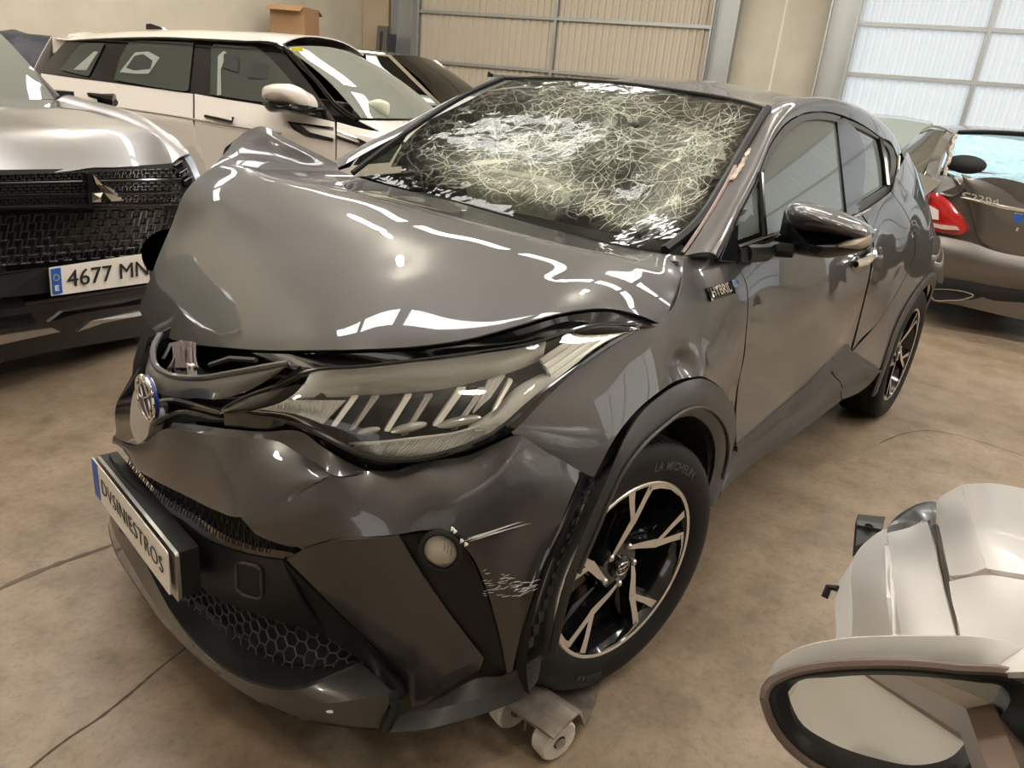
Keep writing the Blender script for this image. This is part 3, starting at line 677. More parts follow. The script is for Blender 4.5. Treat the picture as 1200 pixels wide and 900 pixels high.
# black seal round the glass
def edge_tube(pts, r, M, name, n=50, parent=CAR):
    mb = MB(); mb.tube(spline(pts, n), r, 6); return mb.build(name, M, parent)
edge_tube(wl_, .011, BLACK, 'windscreen_seal'); edge_tube(wt, .007, BLACK, 'windscreen_seal')
edge_tube([q+np.array([-.004, .008, .0]) for q in wr_], .014, BLACK, 'windscreen_seal')
edge_tube(rw([(800, 297, .70), (828, 256, .685), (850, 218, .66), (862, 195, .645)]), .006, mat('torn_trim', (.30, .22, .19), .5, .4), 'pillar_trim')
TORN = mat('bared_metal', (.42, .34, .26), .45, .5); add_noise_color(TORN, 30, (.22, .19, .17), (.55, .46, .36))
tr = rw([(857, 212, .672), (862, 205, .67), (872, 190, .655), (879, 176, .64)])
mb = MB(); mb.tube(spline(tr, 14), [.004+.007*abs(math.sin(3+i*1.9)) for i in range(14)], 6); mb.build('torn_edge', TORN, CAR)
# cowl under the glass, scuttle
cw0 = [q+np.array([.02, 0, -.012]) for q in spline(hr, 30)]; cw1 = [q+np.array([-.02, 0, -.012]) for q in spline(wb_, 30)]
panel('cowl', np.array([cw0, [(a+b)/2+np.array([0, 0, -.012]) for a, b in zip(cw0, cw1)], cw1]), BLACK, CAR, .01, np.array([-.5, 0, .3]))
# ---- cabin seen through the glass
INT = mat('cabin_dark', (.035, .034, .034), .7)
dash = [[np.array([x, y, z]) for x, z in ((-.40, 1.00), (-.62, 1.00), (-.85, .97), (-.98, .90), (-1.0, .60))] for y in np.linspace(-.70, .70, 7)]
panel('dashboard', rows_grid(dash, 16, 14), INT, CAR, .01, np.array([-.7, 0, .2]))
def seat(x, y):
    mb = MB()
    bk_ = [[np.array([x+dx-(z-.5)*.32, y+s*w, z]) for s in np.linspace(-1, 1, 7)] for z, w, dx in ((.48, .22, 0), (.7, .24, .02), (.95, .23, .0), (1.10, .17, -.01), (1.14, .12, -.02))]
    shell(rows_grid(bk_, 10, 14), .11, np.array([x-2, y, .8]), mb)
    mb.box((x+.22, y, .47), (.50, .46, .14)); 
    o = dome([np.array([x-.25, y+.14*math.cos(a), 1.24+.085*math.sin(a)]) for a in np.linspace(0, 2*PI, 20, False)], (.045, 0, 0), .07, mb=mb)
    return mb.build('car_seat', SEAT, CAR)
seat(-1.55, .37); seat(-1.55, -.37)
mb = MB(); mb.box((-2.42, 0, .80), (.18, 1.2, .56)); mb.build('rear_bench', SEAT, CAR)
mb = MB(); c = np.array([-1.02, .37, .93]); ax = np.array([-.9, 0, .42]); ax /= np.linalg.norm(ax)
b_ = np.cross(ax, [0, 1, 0]); mb.tube([c+.185*(np.array([0, 1, 0])*math.cos(a)+b_*math.sin(a)) for a in np.linspace(0, 2*PI, 33)], .015, 8)
mb.tube([c+.18*np.array([0, 1, 0]), c-.18*np.array([0, 1, 0])], .02, 6); mb.tube([c, c+ax*-.3], .03, 6); mb.build('steering_wheel', INT, CAR)
BAG = mat('airbag_cloth', (.50, .49, .44), .8); add_bump(BAG, 14, .6, .02)
bagc = np.array([-.95, -.34, 1.0])
mb = MB(); dome([bagc+np.array([.0, .24*math.cos(a), .13*math.sin(a)])*(1+.12*math.sin(3*a)) for a in np.linspace(0, 2*PI, 24, False)], (-.16, 0, .03), .05, mb=mb); mb.build('deployed_airbag', BAG, CAR)
cb = [[PG(u, v)+np.array([0, -.06-.05*s, 0]) for u, v in row] for s, row in zip((0, .5, 1), ([(908, 172), (925, 155), (950, 148), (965, 153)], [(906, 178), (925, 165), (950, 158), (960, 158)], [(905, 184), (925, 176), (946, 166), (955, 160)]))]
panel('curtain_airbag', rows_grid(cb, 14, 8), BAG, CAR, .012)
mb = dome([wpt(.60+.012*math.cos(t), .70+.020*math.sin(t)) for t in np.linspace(0, 2*PI, 14, False)], (.004, 0, .004), .01); mb.build('sensor_boss', BLACK, wind)
hl_ = [[np.array([x, y, 1.40+.05*math.cos(y*1.6)-.0*x]) for y in np.linspace(-.52, .52, 7)] for x in (-1.25, -1.8, -2.4)]
panel('headlining', rows_grid(hl_, 10, 8), mat('headlining', (.30, .28, .25), .9), CAR, .01, np.array([-1.8, 0, 3.]))

# ---- door mirror
def mx(u, v, x0=-.66, k=.0): return P(u, v, x=x0)
mo = [(920, 250), (922, 243), (928, 238.5), (938, 236.5), (960, 240), (983, 248), (1003, 258), (1013, 266), (1017, 276), (1010, 279), (993, 278), (960, 272), (935, 269), (925, 263)]
out = spline([mx(*q) for q in mo]+[mx(*mo[0])], 41)[:-1]
wm = bpy.data.objects.new('door_mirror', None); link(wm, None); wm.parent = fdoor
mb = dome(out, (.095, .0, .012), .10, rings=9, power=2.4); mb.build('mirror_cap', PAINT, fdoor)
ml = [(919, 247), (915, 266), (912, 288), (930, 297), (950, 301), (975, 302), (1000, 297), (1018, 290), (1019, 279), (1004, 283), (990, 281), (960, 276), (935, 273), (924, 266)]
out = spline([mx(u, v, -.70) for u, v in ml]+[mx(*ml[0], -.70)], 41)[:-1]
mb = dome(out, (.035, 0, -.01), .07, rings=8, power=2.4); mb.build('mirror_housing', BLACKP, fdoor)
il = [(980, 289), (990, 284), (1002, 281), (1016, 279), (1021, 276), (1020, 286), (1011, 291), (995, 291)]
out = spline([mx(u, v, -.625) for u, v in il]+[mx(*il[0], -.625)], 25)[:-1]
mb = dome(out, (.014, .004, 0), .03, rings=4); mb.build('indicator_lens', mat('scuffed_lens', (.55, .47, .38), .3, .0, .5), fdoor)
mb = MB(); mb.tube([PS(868, 297)+np.array([0, .01, 0]), PS(884, 294)+np.array([.0, .03, .0]), mx(906, 292, -.64), mx(930, 294, -.65)], [.026, .024, .022, .02], 10); mb.build('mirror_arm', BLACK, fdoor)
mfb = side([(864, 306), (885, 305), (905, 297)], [(863, 286), (880, 280), (902, 272)], [(864, 306), (863, 286)], [(905, 297), (902, 272)], 10, 8, PG); mfb[..., 1] += .012
panel('mirror_foot', mfb, BLACK, fdoor, .015)
bpy.data.objects.remove(wm)

# ---- door handle, badge
hp = PS(1003, 303)
mb = MB(); mb.tube([PS(999, 309)+np.array([0, .012, 0]), PS(1005, 304)+np.array([0, .03, 0]), PS(1012, 298)+np.array([0, .034, 0]), PS(1018, 292)+np.array([0, .018, 0])], [.013, .016, .016, .012], 8); mb.build('door_handle', CHROME, fdoor)
mb = dome([PS(u, v)+np.array([0, .003, 0]) for u, v in spline([(996, 310), (1000, 300), (1010, 294), (1019, 291), (1019, 304), (1010, 314), (1001, 318), (996, 310)], 24)[:-1]], (0, .002, 0), .004); mb.build('handle_recess', BLACKP, fdoor)
def on_side(u0, v0, u1, v1, up):
    """frame on the body side: origin, along, upwards"""
    a, b = PS(u0, v0), PS(u1, v1); e = b-a; L = np.linalg.norm(e); e /= L; q = PS(u0+up[0], v0+up[1])-a; q -= e*(q @ e); q /= np.linalg.norm(q); nn = np.cross(q, e); nn = nn if nn[1] > 0 else -nn
    return a, e, q, nn, L
a, e, q_, nn, L = on_side(829, 346, 861, 336, (-2, -14))
me = text_mesh('HYBRID', .036, .0015, .0003); xs = [v.co.x for v in me.vertices]; w = max(xs)-min(xs); x0 = min(xs)
def hy(s_): return PS(829+32*s_, 346-10*s_)
me = place_text(me, lambda x, y, z: hy(.04+.74*(x-x0)/w)+q_*(y+.001)+nn*(.010+z))
bpl_ = np.array([[hy(s_)+q_*t+nn*.007 for s_ in np.linspace(0, .88, 8)] for t in (-.017, 0, .017)])
hbp = panel('badge_plate', bpl_, BLACKP, CAR, .006)
obj('hybrid_lettering', me, CHROME, hbp, False)
mb = MB(); mb.lathe([(0, .004), (.012, .003), (.014, 0)], 16, hy(.97)+q_*.006+nn*.008, nn); mb.build('badge_dot', mat('badge_blue', (.25, .35, .55), .2, .7), CAR)
# ---- front bumper
FC = np.array([-.6, 0, .5])
def rg2(rows, nu, nv): return rows_grid([rw(r) for r in rows], nu, nv)
s1 = rg2([[(203, 495, .10), (240, 499, .20), (260, 502, .27), (310, 506, .38), (353, 506, .46), (377, 523, .52), (410, 543, .575), (430, 551, .605)],
          [(198, 502, .10), (240, 509, .22), (275, 513, .32), (330, 519, .42), (347, 530, .465), (380, 549, .55), (388, 556, .575), (429, 554, .608)]], 40, 5)
F2 = [(133, 510, -.23), (150, 521, -.13), (166, 520, -.045), (198, 502, .10), (240, 509, .22), (275, 513, .32), (330, 519, .42), (347, 530, .465), (380, 549, .55), (388, 556, .575)]
F3 = [(131, 519, -.24), (145, 527, -.17), (155, 544, -.10), (180, 562, .04), (222, 583, .20), (255, 599, .33), (282, 606, .425), (305, 603, .465), (333, 591, .51), (388, 557, .576)]
mid = [((a[0]+b[0])/2, (a[1]+b[1])/2, (a[2]+b[2])/2+.012) for a, b in zip(F2, F3)]
s2 = rg2([F2, mid, F3], 44, 14)
s3t = [(282, 606, .425), (333, 591, .51), (388, 557, .576), (432, 552, .610), (462, 552, .648), (497, 541, .69), (547, 534, .738), (582, 519, .77), (601, 511, .79), (637, 528, .825), (681, 553, .862)]
s3b = [(300, 627, .445), (345, 641, .52), (389, 632, .595), (430, 629, .665), (467, 626, .718), (500, 621, .745), (528, 625, .775), (560, 632, .80), (595, 632, .825), (628, 626, .845), (655, 618, .864)]
s3m = [((a[0]+b[0])/2, (a[1]+b[1])/2, (a[2]+b[2])/2+.007) for a, b in zip(s3t, s3b)]
s3 = rg2([s3t, s3m, s3b], 56, 18)
s4 = rg2([[(528, 625, .775), (560, 632, .80), (595, 632, .825), (628, 626, .845), (655, 618, .864)],
          [(553, 652, .792), (578, 660, .815), (600, 664, .83), (620, 666, .845), (638, 657, .862)],
          [(571, 693, .806), (585, 700, .82), (600, 704, .835), (612, 706, .845), (624, 699, .858)],
          [(583, 735, .816), (590, 738, .825), (598, 740, .835), (605, 741, .842), (613, 737, .850)],
          [(594, 790, .828), (595, 789, .83), (597, 788, .832), (599, 787, .834), (602, 784, .836)]], 20, 30)
bumper = panel('front_bumper', [s1, s2, s3, s4], PAINT, CAR, .004, FC)
def flip(G_): H = np.array(G_).copy(); H[..., 1] *= -1; H[..., 0] -= .26; H[..., 1] *= .96; return H
panel('front_bumper', [flip(g) for g in (s3[:, 18:], s4)], PAINT, CAR, .004, FC)
s5 = rg2([[(682, 553, .866), (671, 583, .868), (655, 618, .866), (638, 657, .864), (624, 699, .860), (613, 737, .852), (602, 784, .838)],
          [(697, 562, .862), (684, 594, .862), (668, 632, .858), (650, 676, .852), (636, 716, .846), (622, 750, .840), (606, 784, .832)]], 30, 4)
panel('bumper_flange', s5, BLACKP, bumper, .004, FC)
# lower corner facet
s6 = rg2([[(336, 656, .47), (389, 634, .597), (430, 631, .667), (467, 628, .720)],
          [(385, 705, .535), (425, 695, .61), (470, 688, .69), (503, 686, .738)],
          [(440, 759, .605), (470, 783, .665), (497, 802, .71), (530, 787, .758), (567, 771, .787)]], 30, 20)
s6b = rg2([[(440, 759, .605), (470, 783, .665), (497, 802, .71), (530, 787, .758), (567, 771, .787)],
           [(452, 776, .615), (474, 800, .66), (484, 830, .69), (515, 812, .735), (563, 784, .783)]], 30, 5)
panel('bumper_corner', [s6, s6b], PAINT, bumper, .004, FC)
panel('bumper_corner', [flip(s6), flip(s6b)], PAINT, bumper, .004, FC)
# fog lamp insert
fi = [(467, 627), (500, 622), (520, 623), (533, 628), (546, 642), (556, 660), (568, 690), (580, 723), (588, 765), (593, 792), (564, 793), (567, 770), (547, 743), (500, 684)]
fy = [.715, .738, .757, .77, .785, .793, .802, .81, .822, .828, .785, .782, .765, .732]
FY = TPS([(u/100, v/100, y) for (u, v), y in zip(fi, fy)], 1e-3)
mb = dome([P(u, v, y=y-.006) for (u, v), y in zip(fi, fy)], (-.02, -.02, 0), .004, rings=4); mb.build('fog_lamp_insert', BLACK, bumper)
def fgp(u, v, d=0.): return P(u, v, y=FY(u/100, v/100)-d)
el = lambda cx_, cy_, a_, b_, rot, n=28: [(cx_+a_*math.cos(t)*math.cos(rot)-b_*math.sin(t)*math.sin(rot), cy_+a_*math.cos(t)*math.sin(rot)+b_*math.sin(t)*math.cos(rot)) for t in np.linspace(0, 2*PI, n, False)]
bz = [fgp(*q, -.014) for q in el(516, 646, 24, 21, .5)]
mb = MB(); mb.tube(bz+[bz[0]], .005, 6, caps=False); mb.build('fog_lamp_bezel', BLACK, bumper)
fl_ = [fgp(*q, -.012) for q in el(516, 646, 20.5, 18, .5)]
mb = dome(fl_, (.010, .009, .002), .003); fog = mb.build('fog_lamp', LENS, bumper)
mb = dome([fgp(*q, -.010) for q in el(516, 646, 20, 17.5, .5)], (-.008, -.008, 0), .002, rings=6); mb.build('fog_reflector', mat('fog_silver', (.80, .77, .70), .3, .5), fog)
mb = MB()
for k in range(4): mb.box(fgp(518+k*4, 635+k*3.5, -.010), (.006, .006, .02))
mb.build('fog_bulb', PLATE, fog)
# centre band, slit and lower grille
bt = [(128, 532, -.26), (150, 562, -.11), (180, 591, .02), (213, 611, .12), (235, 628, .19), (287, 649, .345), (331, 657, .462)]
bb = [(140, 622, -.20), (165, 645, -.07), (190, 664, .04), (220, 679, .14), (267, 707, .275), (313, 723, .385), (383, 746, .515)]
BT, BB = spline(rw(bt), 40), spline(rw(bb), 40)
bandG = np.array([BT*(1-s)+BB*s+np.array([.008*math.sin(PI*s), 0, 0]) for s in np.linspace(0, 1, 9)])
def hole_band():
    G_ = bandG; nv_, nu_ = G_.shape[:2]; mb = shell(G_, .006, FC); return mb.build('bumper_centre', BLACK, bumper, fix=False)
hole_band()
cf = rg2([[(331, 657, .462), (383, 707, .53), (433, 754, .597), (465, 786, .64), (482, 802, .664)],
          [(350, 700, .47), (388, 728, .525), (430, 763, .59), (455, 792, .63), (476, 815, .668)],
          [(383, 746, .515), (405, 761, .55), (425, 777, .582), (448, 800, .64), (462, 822, .675)]], 24, 10)
panel('grille_frame', cf, BLACK, bumper, .012, FC)
# slit above the plate
st_ = [(131, 519, -.25), (145, 527, -.18), (155, 544, -.11), (180, 562, .03), (222, 583, .19), (255, 599, .32), (282, 606, .415), (300, 627, .435), (331, 656, .46)]
sb_ = [(128, 532, -.27), (140, 548, -.19), (155, 568, -.10), (180, 591, .01), (213, 611, .12), (240, 630, .20), (287, 649, .34), (310, 653, .40), (331, 657, .455)]
A_, B_ = spline(rw(st_), 40)-np.array([.035, 0, 0]), spline(rw(sb_), 40)-np.array([.035, 0, 0])
panel('grille_slit', np.array([A_, (A_+B_)/2-np.array([.01, 0, 0]), B_]), VOID, bumper, .004, FC)
def hexmesh(gridf, nx, ny, r, u0, u1, v0, v1, keep=lambda s, t: True):
    mb = MB(); W = (u1-u0)/nx; H = (v1-v0)/ny
    for j in range(ny):
        for i in range(nx):
            s = u0+W*(i+.5*(j % 2)); t = v0+H*j
            p6 = [(s, t), (s+.28*W, t), (s+.5*W, t+.5*H), (s+.28*W, t+H), (s+.5*W+.28*W*0, t+.5*H), (s+W*.72, t+.5*H), (s+W, t+.0*H)]
            for a, b in (((s, t), (s+.34*W, t)), ((s+.34*W, t), (s+.5*W, t+H)), ((s+W, t), (s+.84*W, t+H))):
                if keep(*a) and keep(*b): mb.tube([gridf(*a), gridf(*b)], r, 4, caps=False)
    return mb
def gf(Ga):
    nv_, nu_ = Ga.shape[:2]
    def f(s, t):
        a = min(max(s, 0), .9999)*(nu_-1); b = min(max(t, 0), .9999)*(nv_-1); i, j = int(b), int(a); p_, q_ = b-i, a-j
        return Ga[i, j]*(1-p_)*(1-q_)+Ga[i+1, j]*p_*(1-q_)+Ga[i, j+1]*(1-p_)*q_+Ga[i+1, j+1]*p_*q_
    return f
GR = mat('grille_plastic', (.03, .029, .028), .35)
ok_ = lambda s, t: -.001 <= s <= 1.001 and -.001 <= t <= 1.001
o = hexmesh(gf(np.array([A_+np.array([.02, 0, 0]), (A_+B_)/2+np.array([.015, 0, 0]), B_+np.array([.02, 0, 0])])), 26, 3, .0016, .1, .92, .1, .95, ok_).build('slit_mesh', GR, bumper, fix=False); o['kind'] = 'stuff'
lt = [(172, 655, -.05), (195, 672, .05), (222, 682, .14), (267, 709, .275), (313, 725, .385), (383, 747, .51), (425, 777, .58)]
lb = [(184, 686, .03), (205, 712, .13), (228, 733, .21), (262, 757, .31), (300, 783, .405), (345, 796, .49), (425, 779, .58)]
LT_, LB_ = spline(rw(lt), 40)-np.array([.02, 0, 0]), spline(rw(lb), 40)-np.array([.02, 0, 0])
LG = np.array([LT_*(1-s)+LB_*s-np.array([.01*math.sin(PI*s), 0, 0]) for s in np.linspace(0, 1, 8)])
panel('lower_grille_back', LG-np.array([.03, 0, .005]), VOID, bumper, .004, FC)
o = hexmesh(gf(LG), 13, 7, .0023, .02, .99, .02, .98, ok_).build('lower_grille_mesh', GR, bumper, fix=False); o['kind'] = 'stuff'
# tow-eye opening
tw = poly([(277, 662), (281, 659), (300, 663), (306, 668), (307, 698), (303, 702), (284, 697), (278, 690), (277, 662)], 33)[:-1]
BY = TPS([(u/100, v/100, y) for u, v, y in bt+bb], 1e-3)
ow = [P(u, v, y=BY(u/100, v/100)+.004) for u, v in tw]
mb = MB(); mb.tube(ow+[ow[0]], .004, 6, caps=False); tr_ = mb.build('tow_eye_rim', CLAD, bumper)
ih = poly([(281, 664), (285, 661), (298, 664), (303, 669), (304, 695), (300, 699), (286, 695), (281, 689), (281, 664)], 25)[:-1]
mb = MB(); mb.prism([P(u, v, y=BY(u/100, v/100)+.0065) for u, v in ih], np.array([-.004, -.002, 0])); mb.build('tow_eye_hole', VOID, bumper, False)
# lower lip
l0 = [(133, 600, -.33), (146, 625, -.22), (167, 655, -.09), (185, 690, .04), (203, 722, .15), (227, 752, .26), (280, 794, .42), (308, 805, .487), (333, 809, .527), (355, 807, .556), (384, 796, .572), (425, 778, .588)]
l1 = [(128.5, 606, -.37), (136, 630, -.27), (155, 664, -.12), (178, 703, .02), (200, 734, .13), (222, 757, .22), (274, 798, .385), (303, 814, .455), (335, 823, .52), (366, 825, .575), (405, 822, .635), (461, 812, .695)]
l2 = [(127, 618, -.41), (134, 646, -.29), (152, 676, -.16), (177, 713, .005), (202, 743, .125), (227, 767, .225), (280, 808.6, .385), (308, 825, .455), (342, 841, .535), (374, 848, .585), (412, 854, .645), (443, 857, .685)]
lipa = rg2([l0, l1], 60, 6); lipb = rg2([l1, l2], 60, 8)
lip = panel('bumper_lip', [lipa, lipb], PAINT, bumper, .004, FC)
shf = np.array([spline(rw(l0), 40), spline(rw(l0), 40)*.45+LB_*.55, LB_-np.array([.02, 0, 0])])
panel('grille_shelf', shf, BLACK, bumper, .006, FC)
under = np.array([spline(rw(l2), 40), spline(rw(l2), 40)-np.array([.25, .12, -.02])])
panel('bumper_undertray', under, BLACK, bumper, .006, np.array([0, 0, 1.]))
b0 = [(478, 831, .69), (514, 819, .738), (563, 794, .785), (593, 793, .830), (603, 787, .838), (634, 768, .857)]
b1 = [(470, 836, .70), (520, 829, .768), (570, 815, .812), (600, 802, .836), (614, 790, .848), (635.5, 769, .862)]
b2 = [(456, 858, .715), (497, 855, .77), (534, 846, .80), (580, 832, .835), (614, 816, .855), (630, 798, .860)]
panel('side_lip', [rg2([b0, b1], 36, 5), rg2([b1, b2], 36, 6)], CLAD, bumper, .006, FC)
panel('side_lip', [flip(rg2([b0, b1], 36, 5)), flip(rg2([b1, b2], 36, 6))], CLAD, bumper, .006, FC)
jt = rw([(461, 813, .697), (463, 828, .70), (450, 857, .70)])
mb = MB(); mb.tube(jt, .012, 6); mb.build('lip_joint', BLACK, bumper)
# scuffs in the paint of the bumper blade
SCF = mat('scuffed_paint', (.55, .54, .52), .6)
BYS = TPS([(u/100, v/100, y) for u, v, y in s3b[4:]+s3m[5:]+[(571, 693, .806), (600, 704, .835), (624, 699, .858), (583, 735, .816), (598, 740, .835), (613, 737, .85), (553, 652, .792), (600, 664, .83), (638, 657, .862)]], 1e-3)
mb = MB(); rr = random.Random(5)
def scuff(u0, v0, u1, v1, w):
    a = [P(u0+(u1-u0)*s, v0+(v1-v0)*s, y=BYS((u0+(u1-u0)*s)/100, (v0+(v1-v0)*s)/100)+.0022) for s in np.linspace(0, 1, 7)]
    mb.tube(a, [w*.3, w, w*.8, w, w*.7, w*.5, w*.2], 4)
for k in range(5): scuff(544+rr.uniform(0, 6), 631+k*.9, 636-rr.uniform(0, 30), 611+k*.7, .0010)
for k in range(60):
    u = rr.uniform(565, 625); v = 690+.012*(u-595)**2*.0+rr.uniform(-22, 10)*(.4+.6*(u < 600)); L = rr.uniform(4, 12); scuff(u, v, u+L, v-rr.uniform(0, 3), .0006)
for k in range(5): scuff(606+k*4, 700-k*3, 626+k*.5, 690-k*5, .0007)
o = mb.build('paint_scuffs', SCF, bumper, fix=False); o['kind'] = 'stuff'
mb = MB()
for u, v in ((530, 620), (533, 623), (541, 634), (546, 638)): dome([P(u+q*math.cos(t), v+q*math.sin(t), y=BYS(u/100, v/100)+.003) for q, t in zip([3, 2, 3.4, 1.8, 2.6, 2], np.linspace(0, 2*PI, 6, False))], (.001, .001, 0), .002, rings=2, mb=mb)
dome([P(388+6*math.cos(t), 834.5+1.6*math.sin(t), y=.612) for t in np.linspace(0, 2*PI, 8, False)], (.001, .001, 0), .002, rings=2, mb=mb)
mb.build('paint_chips', mat('chip_white', (.75, .74, .70), .6), bumper)['kind'] = 'stuff'
# ---- number plate with its holder
pc = np.array([.785, -.036, .392]); ywr, ptr = .1252, .017
pe = np.array([math.sin(ywr), math.cos(ywr), 0]); pu = np.array([-math.sin(ptr), 0, math.cos(ptr)]); pn = np.cross(pe, pu)
def prect(c, w, h, th, r=.008, n=5):
    o = []
    for sx, sy, a0 in ((1, 1, 0), (-1, 1, PI/2), (-1, -1, PI), (1, -1, 1.5*PI)):
        for k in range(n): a = a0+PI/2*k/(n-1); o.append(c+pe*(sx*(w/2-r)+r*math.cos(a))+pu*(sy*(h/2-r)+r*math.sin(a)))
    m_ = MB(); m_.prism(o, -pn*th); return m_
PR = np.stack([pe, pu, pn], 1)
npl = prect(pc+pn*.014, .52, .11, .003).build('number_plate', PLATE, CAR)
prect(pc+pn*.004+pe*.012-pu*.004, .535, .122, .008).build('plate_holder', STEEL, CAR)
mb = MB(); mb.box(pc-pn*.024+pe*.01-pu*.001, (.53, .115, .045), PR); mb.build('plate_bracket', BLACK, CAR, angle=30)
prect(pc+pn*.0152-pe*.235, .045, .105, .002, .004).build('plate_band', BLUE, npl)
me = text_mesh('DVSINIESTROS', .062, .0006, -.0009, 1.06); xs = [v.co.x for v in me.vertices]; w = max(xs)-min(xs); x0 = min(xs)
place_text(me, lambda x, y, z: pc+pn*(.0156+z)+pe*(-.185+(x-x0)*.415/w)+pu*(y*.98+.002)); obj('plate_lettering', me, PLATEK, npl, False)

# ---- nose: upper trim wing, emblem, dark opening behind the bonnet lip
W0 = [(188, 392, -.17), (179, 416, -.10), (184, 431, -.05), (195, 438, -.005), (212, 442, .06), (237, 443, .14), (270, 438, .235), (320, 429, .365), (339, 426, .41)]
W1 = [(183, 395, -.175), (174, 418, -.11), (171, 440, -.06), (181, 458, -.01), (202, 465, .055), (225, 466, .13), (262, 467, .25), (300, 453, .335), (338, 428, .41)]
wg = rg2([W1, [((a[0]+b[0])/2, (a[1]+b[1])/2, (a[2]+b[2])/2+.006) for a, b in zip(W0, W1)], W0], 44, 10)
wing_t = panel('grille_wing', wg, PAINT, CAR, .006, FC)
mb = MB(); mb.tube(spline(rw(W0), 40), .0075, 8); mb.build('wing_bead', PAINT, wing_t)
NR = rg2([[(189, 390, -.19), (177, 416, -.115), (170, 443, -.055), (164, 465, -.03), (160, 485, -.03), (158, 503, -.05), (163, 521, -.06)],
          [(180, 393, -.25), (171, 419, -.18), (158, 449, -.14), (150, 470, -.12), (147, 487, -.12), (147, 505, -.13), (148, 520, -.15)],
          [(173, 397, -.29), (165, 422, -.26), (147, 453, -.235), (136, 475, -.215), (134.5, 488, -.21), (136, 503, -.21), (131, 519, -.24)]], 24, 12)
NB2 = np.array([NR[-1]-np.array([.16, .10, .0])*k for k in (0, .5, 1)])
panel('nose_panel', [NR, NB2], BLACKP, CAR, .005, FC)
mt = spline([(162, 446), (156, 462), (152.5, 485), (154, 505), (163, 520), (172, 512), (175, 500), (178, 492), (170, 470), (165, 452), (162, 446)], 40)[:-1]
mb = dome([P(u, v, x=.752) for u, v in mt], (.006, 0, 0), .03, rings=3); mnt = mb.build('emblem_mount', mat('satin_silver', (.55, .53, .50), .4, .3), CAR)
em = el(170.5, 466.5, 27, 8.2, 1.33, 40); E3 = [P(u, v, x=.768) for u, v in em]
mb = dome(E3, (.006, 0, 0), .012, rings=5); emb = mb.build('emblem_disc', mat('emblem_blue', (.012, .028, .16), .35, .0, .15), CAR)
mb = MB(); mb.tube(E3+[E3[0]], .0045, 8, caps=False)
for a_, b_, dx, dy in ((24, 2.6, 0, 0), (9, 7, -1.8, -9.5)):
    q = [P(u, v, x=.777) for u, v in el(170.5+dx, 466.5+dy, a_, b_, 1.33, 30)]; mb.tube(q+[q[0]], .0022, 6, caps=False)
mb.build('emblem_ring', CHROME, emb)
edge_tube(rw([(181, 474, .005), (200, 470, .06), (230, 476, .14), (262, 483, .24)]), .008, BLACKP, 'grille_bar')
edge_tube(rw([(184, 496, .03), (205, 484, .08), (250, 489, .2), (300, 497, .34)]), .006, BLACKP, 'grille_bar')
rc = [spline(rw([(172, 443, -.06), (187, 463, .0), (225, 467, .13), (262, 468, .25), (300, 455, .335), (336, 430, .40)]), 30)-np.array([.03, 0, .005]),
      spline(rw([(172, 512, -.02), (196, 500, .08), (240, 500, .20), (300, 507, .36), (345, 505, .44), (380, 524, .52)]), 30)-np.array([.035, 0, 0])]
panel('grille_recess', np.array([rc[0], (rc[0]+rc[1])/2-np.array([.02, 0, 0]), rc[1]]), VOID, CAR, .004, FC)
# crushed parts in the gap under the bonnet edge
g0 = spline(hf, 40)-np.array([.06, 0, .012])
g1 = spline(rw([(183, 396, -.20), (190, 440, -.02), (240, 445, .14), (320, 432, .36), (355, 438, .41), (430, 431, .51), (490, 424, .59), (560, 415, .665), (630, 402, .73), (667, 390, .76), (707, 382, .79), (750, 384, .828)]), 40)-np.array([.05, .01, .03])
panel('engine_bay', np.array([g0, (g0+g1)/2-np.array([.10, 0, .06]), g1]), VOID, CAR, .004, np.array([-.4, 0, .3]))
gs0, gs1 = spline(hf, 60)[24:], spline(rw([(355, 437, .41), (430, 430, .513), (490, 423, .588), (560, 414, .665), (630, 401, .73), (667, 388, .76), (707, 379, .79), (750, 382, .83)]), 36)
panel('lamp_shroud', np.array([gs0-np.array([.014, .0, .010]), gs1-np.array([.004, .002, .0])]), BLACKP, CAR, .004, np.array([-.4, 0, .3]))
CRUSH = mat('crushed_metal', (.10, .075, .075), .45, .5)
mb = MB(); rr = random.Random(2)
for k in range(9):
    u = 203+k*3; mb.tube([P(u, 402, y=-.09+.012*k), P(u+rr.uniform(-3, 3), 415+rr.uniform(-4, 4), y=-.06+.012*k), P(u+rr.uniform(-4, 6), 432, y=-.02+.012*k)], rr.uniform(.004, .010), 5)
mb.build('crushed_radiator', CRUSH, CAR)
mb = MB(); mb.box(P(225, 434, y=.06), (.012, .02, .03)); mb.build('broken_clip', PLATE, CAR)
mb = MB(); mb.tube([P(191, 421, y=-.08), P(196, 412, y=-.10), P(200, 403, y=-.12)], .004, 5); mb.build('loose_strut', CLAD, CAR); mb = MB(); mb.tube([P(246, 428, y=.10), P(270, 420, y=.16), P(300, 422, y=.24)], .006, 5); mb.build('loose_strut', CLAD, CAR)
# broken lamp of the far side pushing out past the bonnet
mb = dome([P(u, v, y=-.80) for u, v in spline([(168, 285), (174, 278), (197, 270), (196, 285), (186, 305), (175, 318), (170, 312), (168, 285)], 20)[:-1]], (.03, 0, .0), .10, rings=4); mb.build('broken_headlamp', BLACKP, CAR)
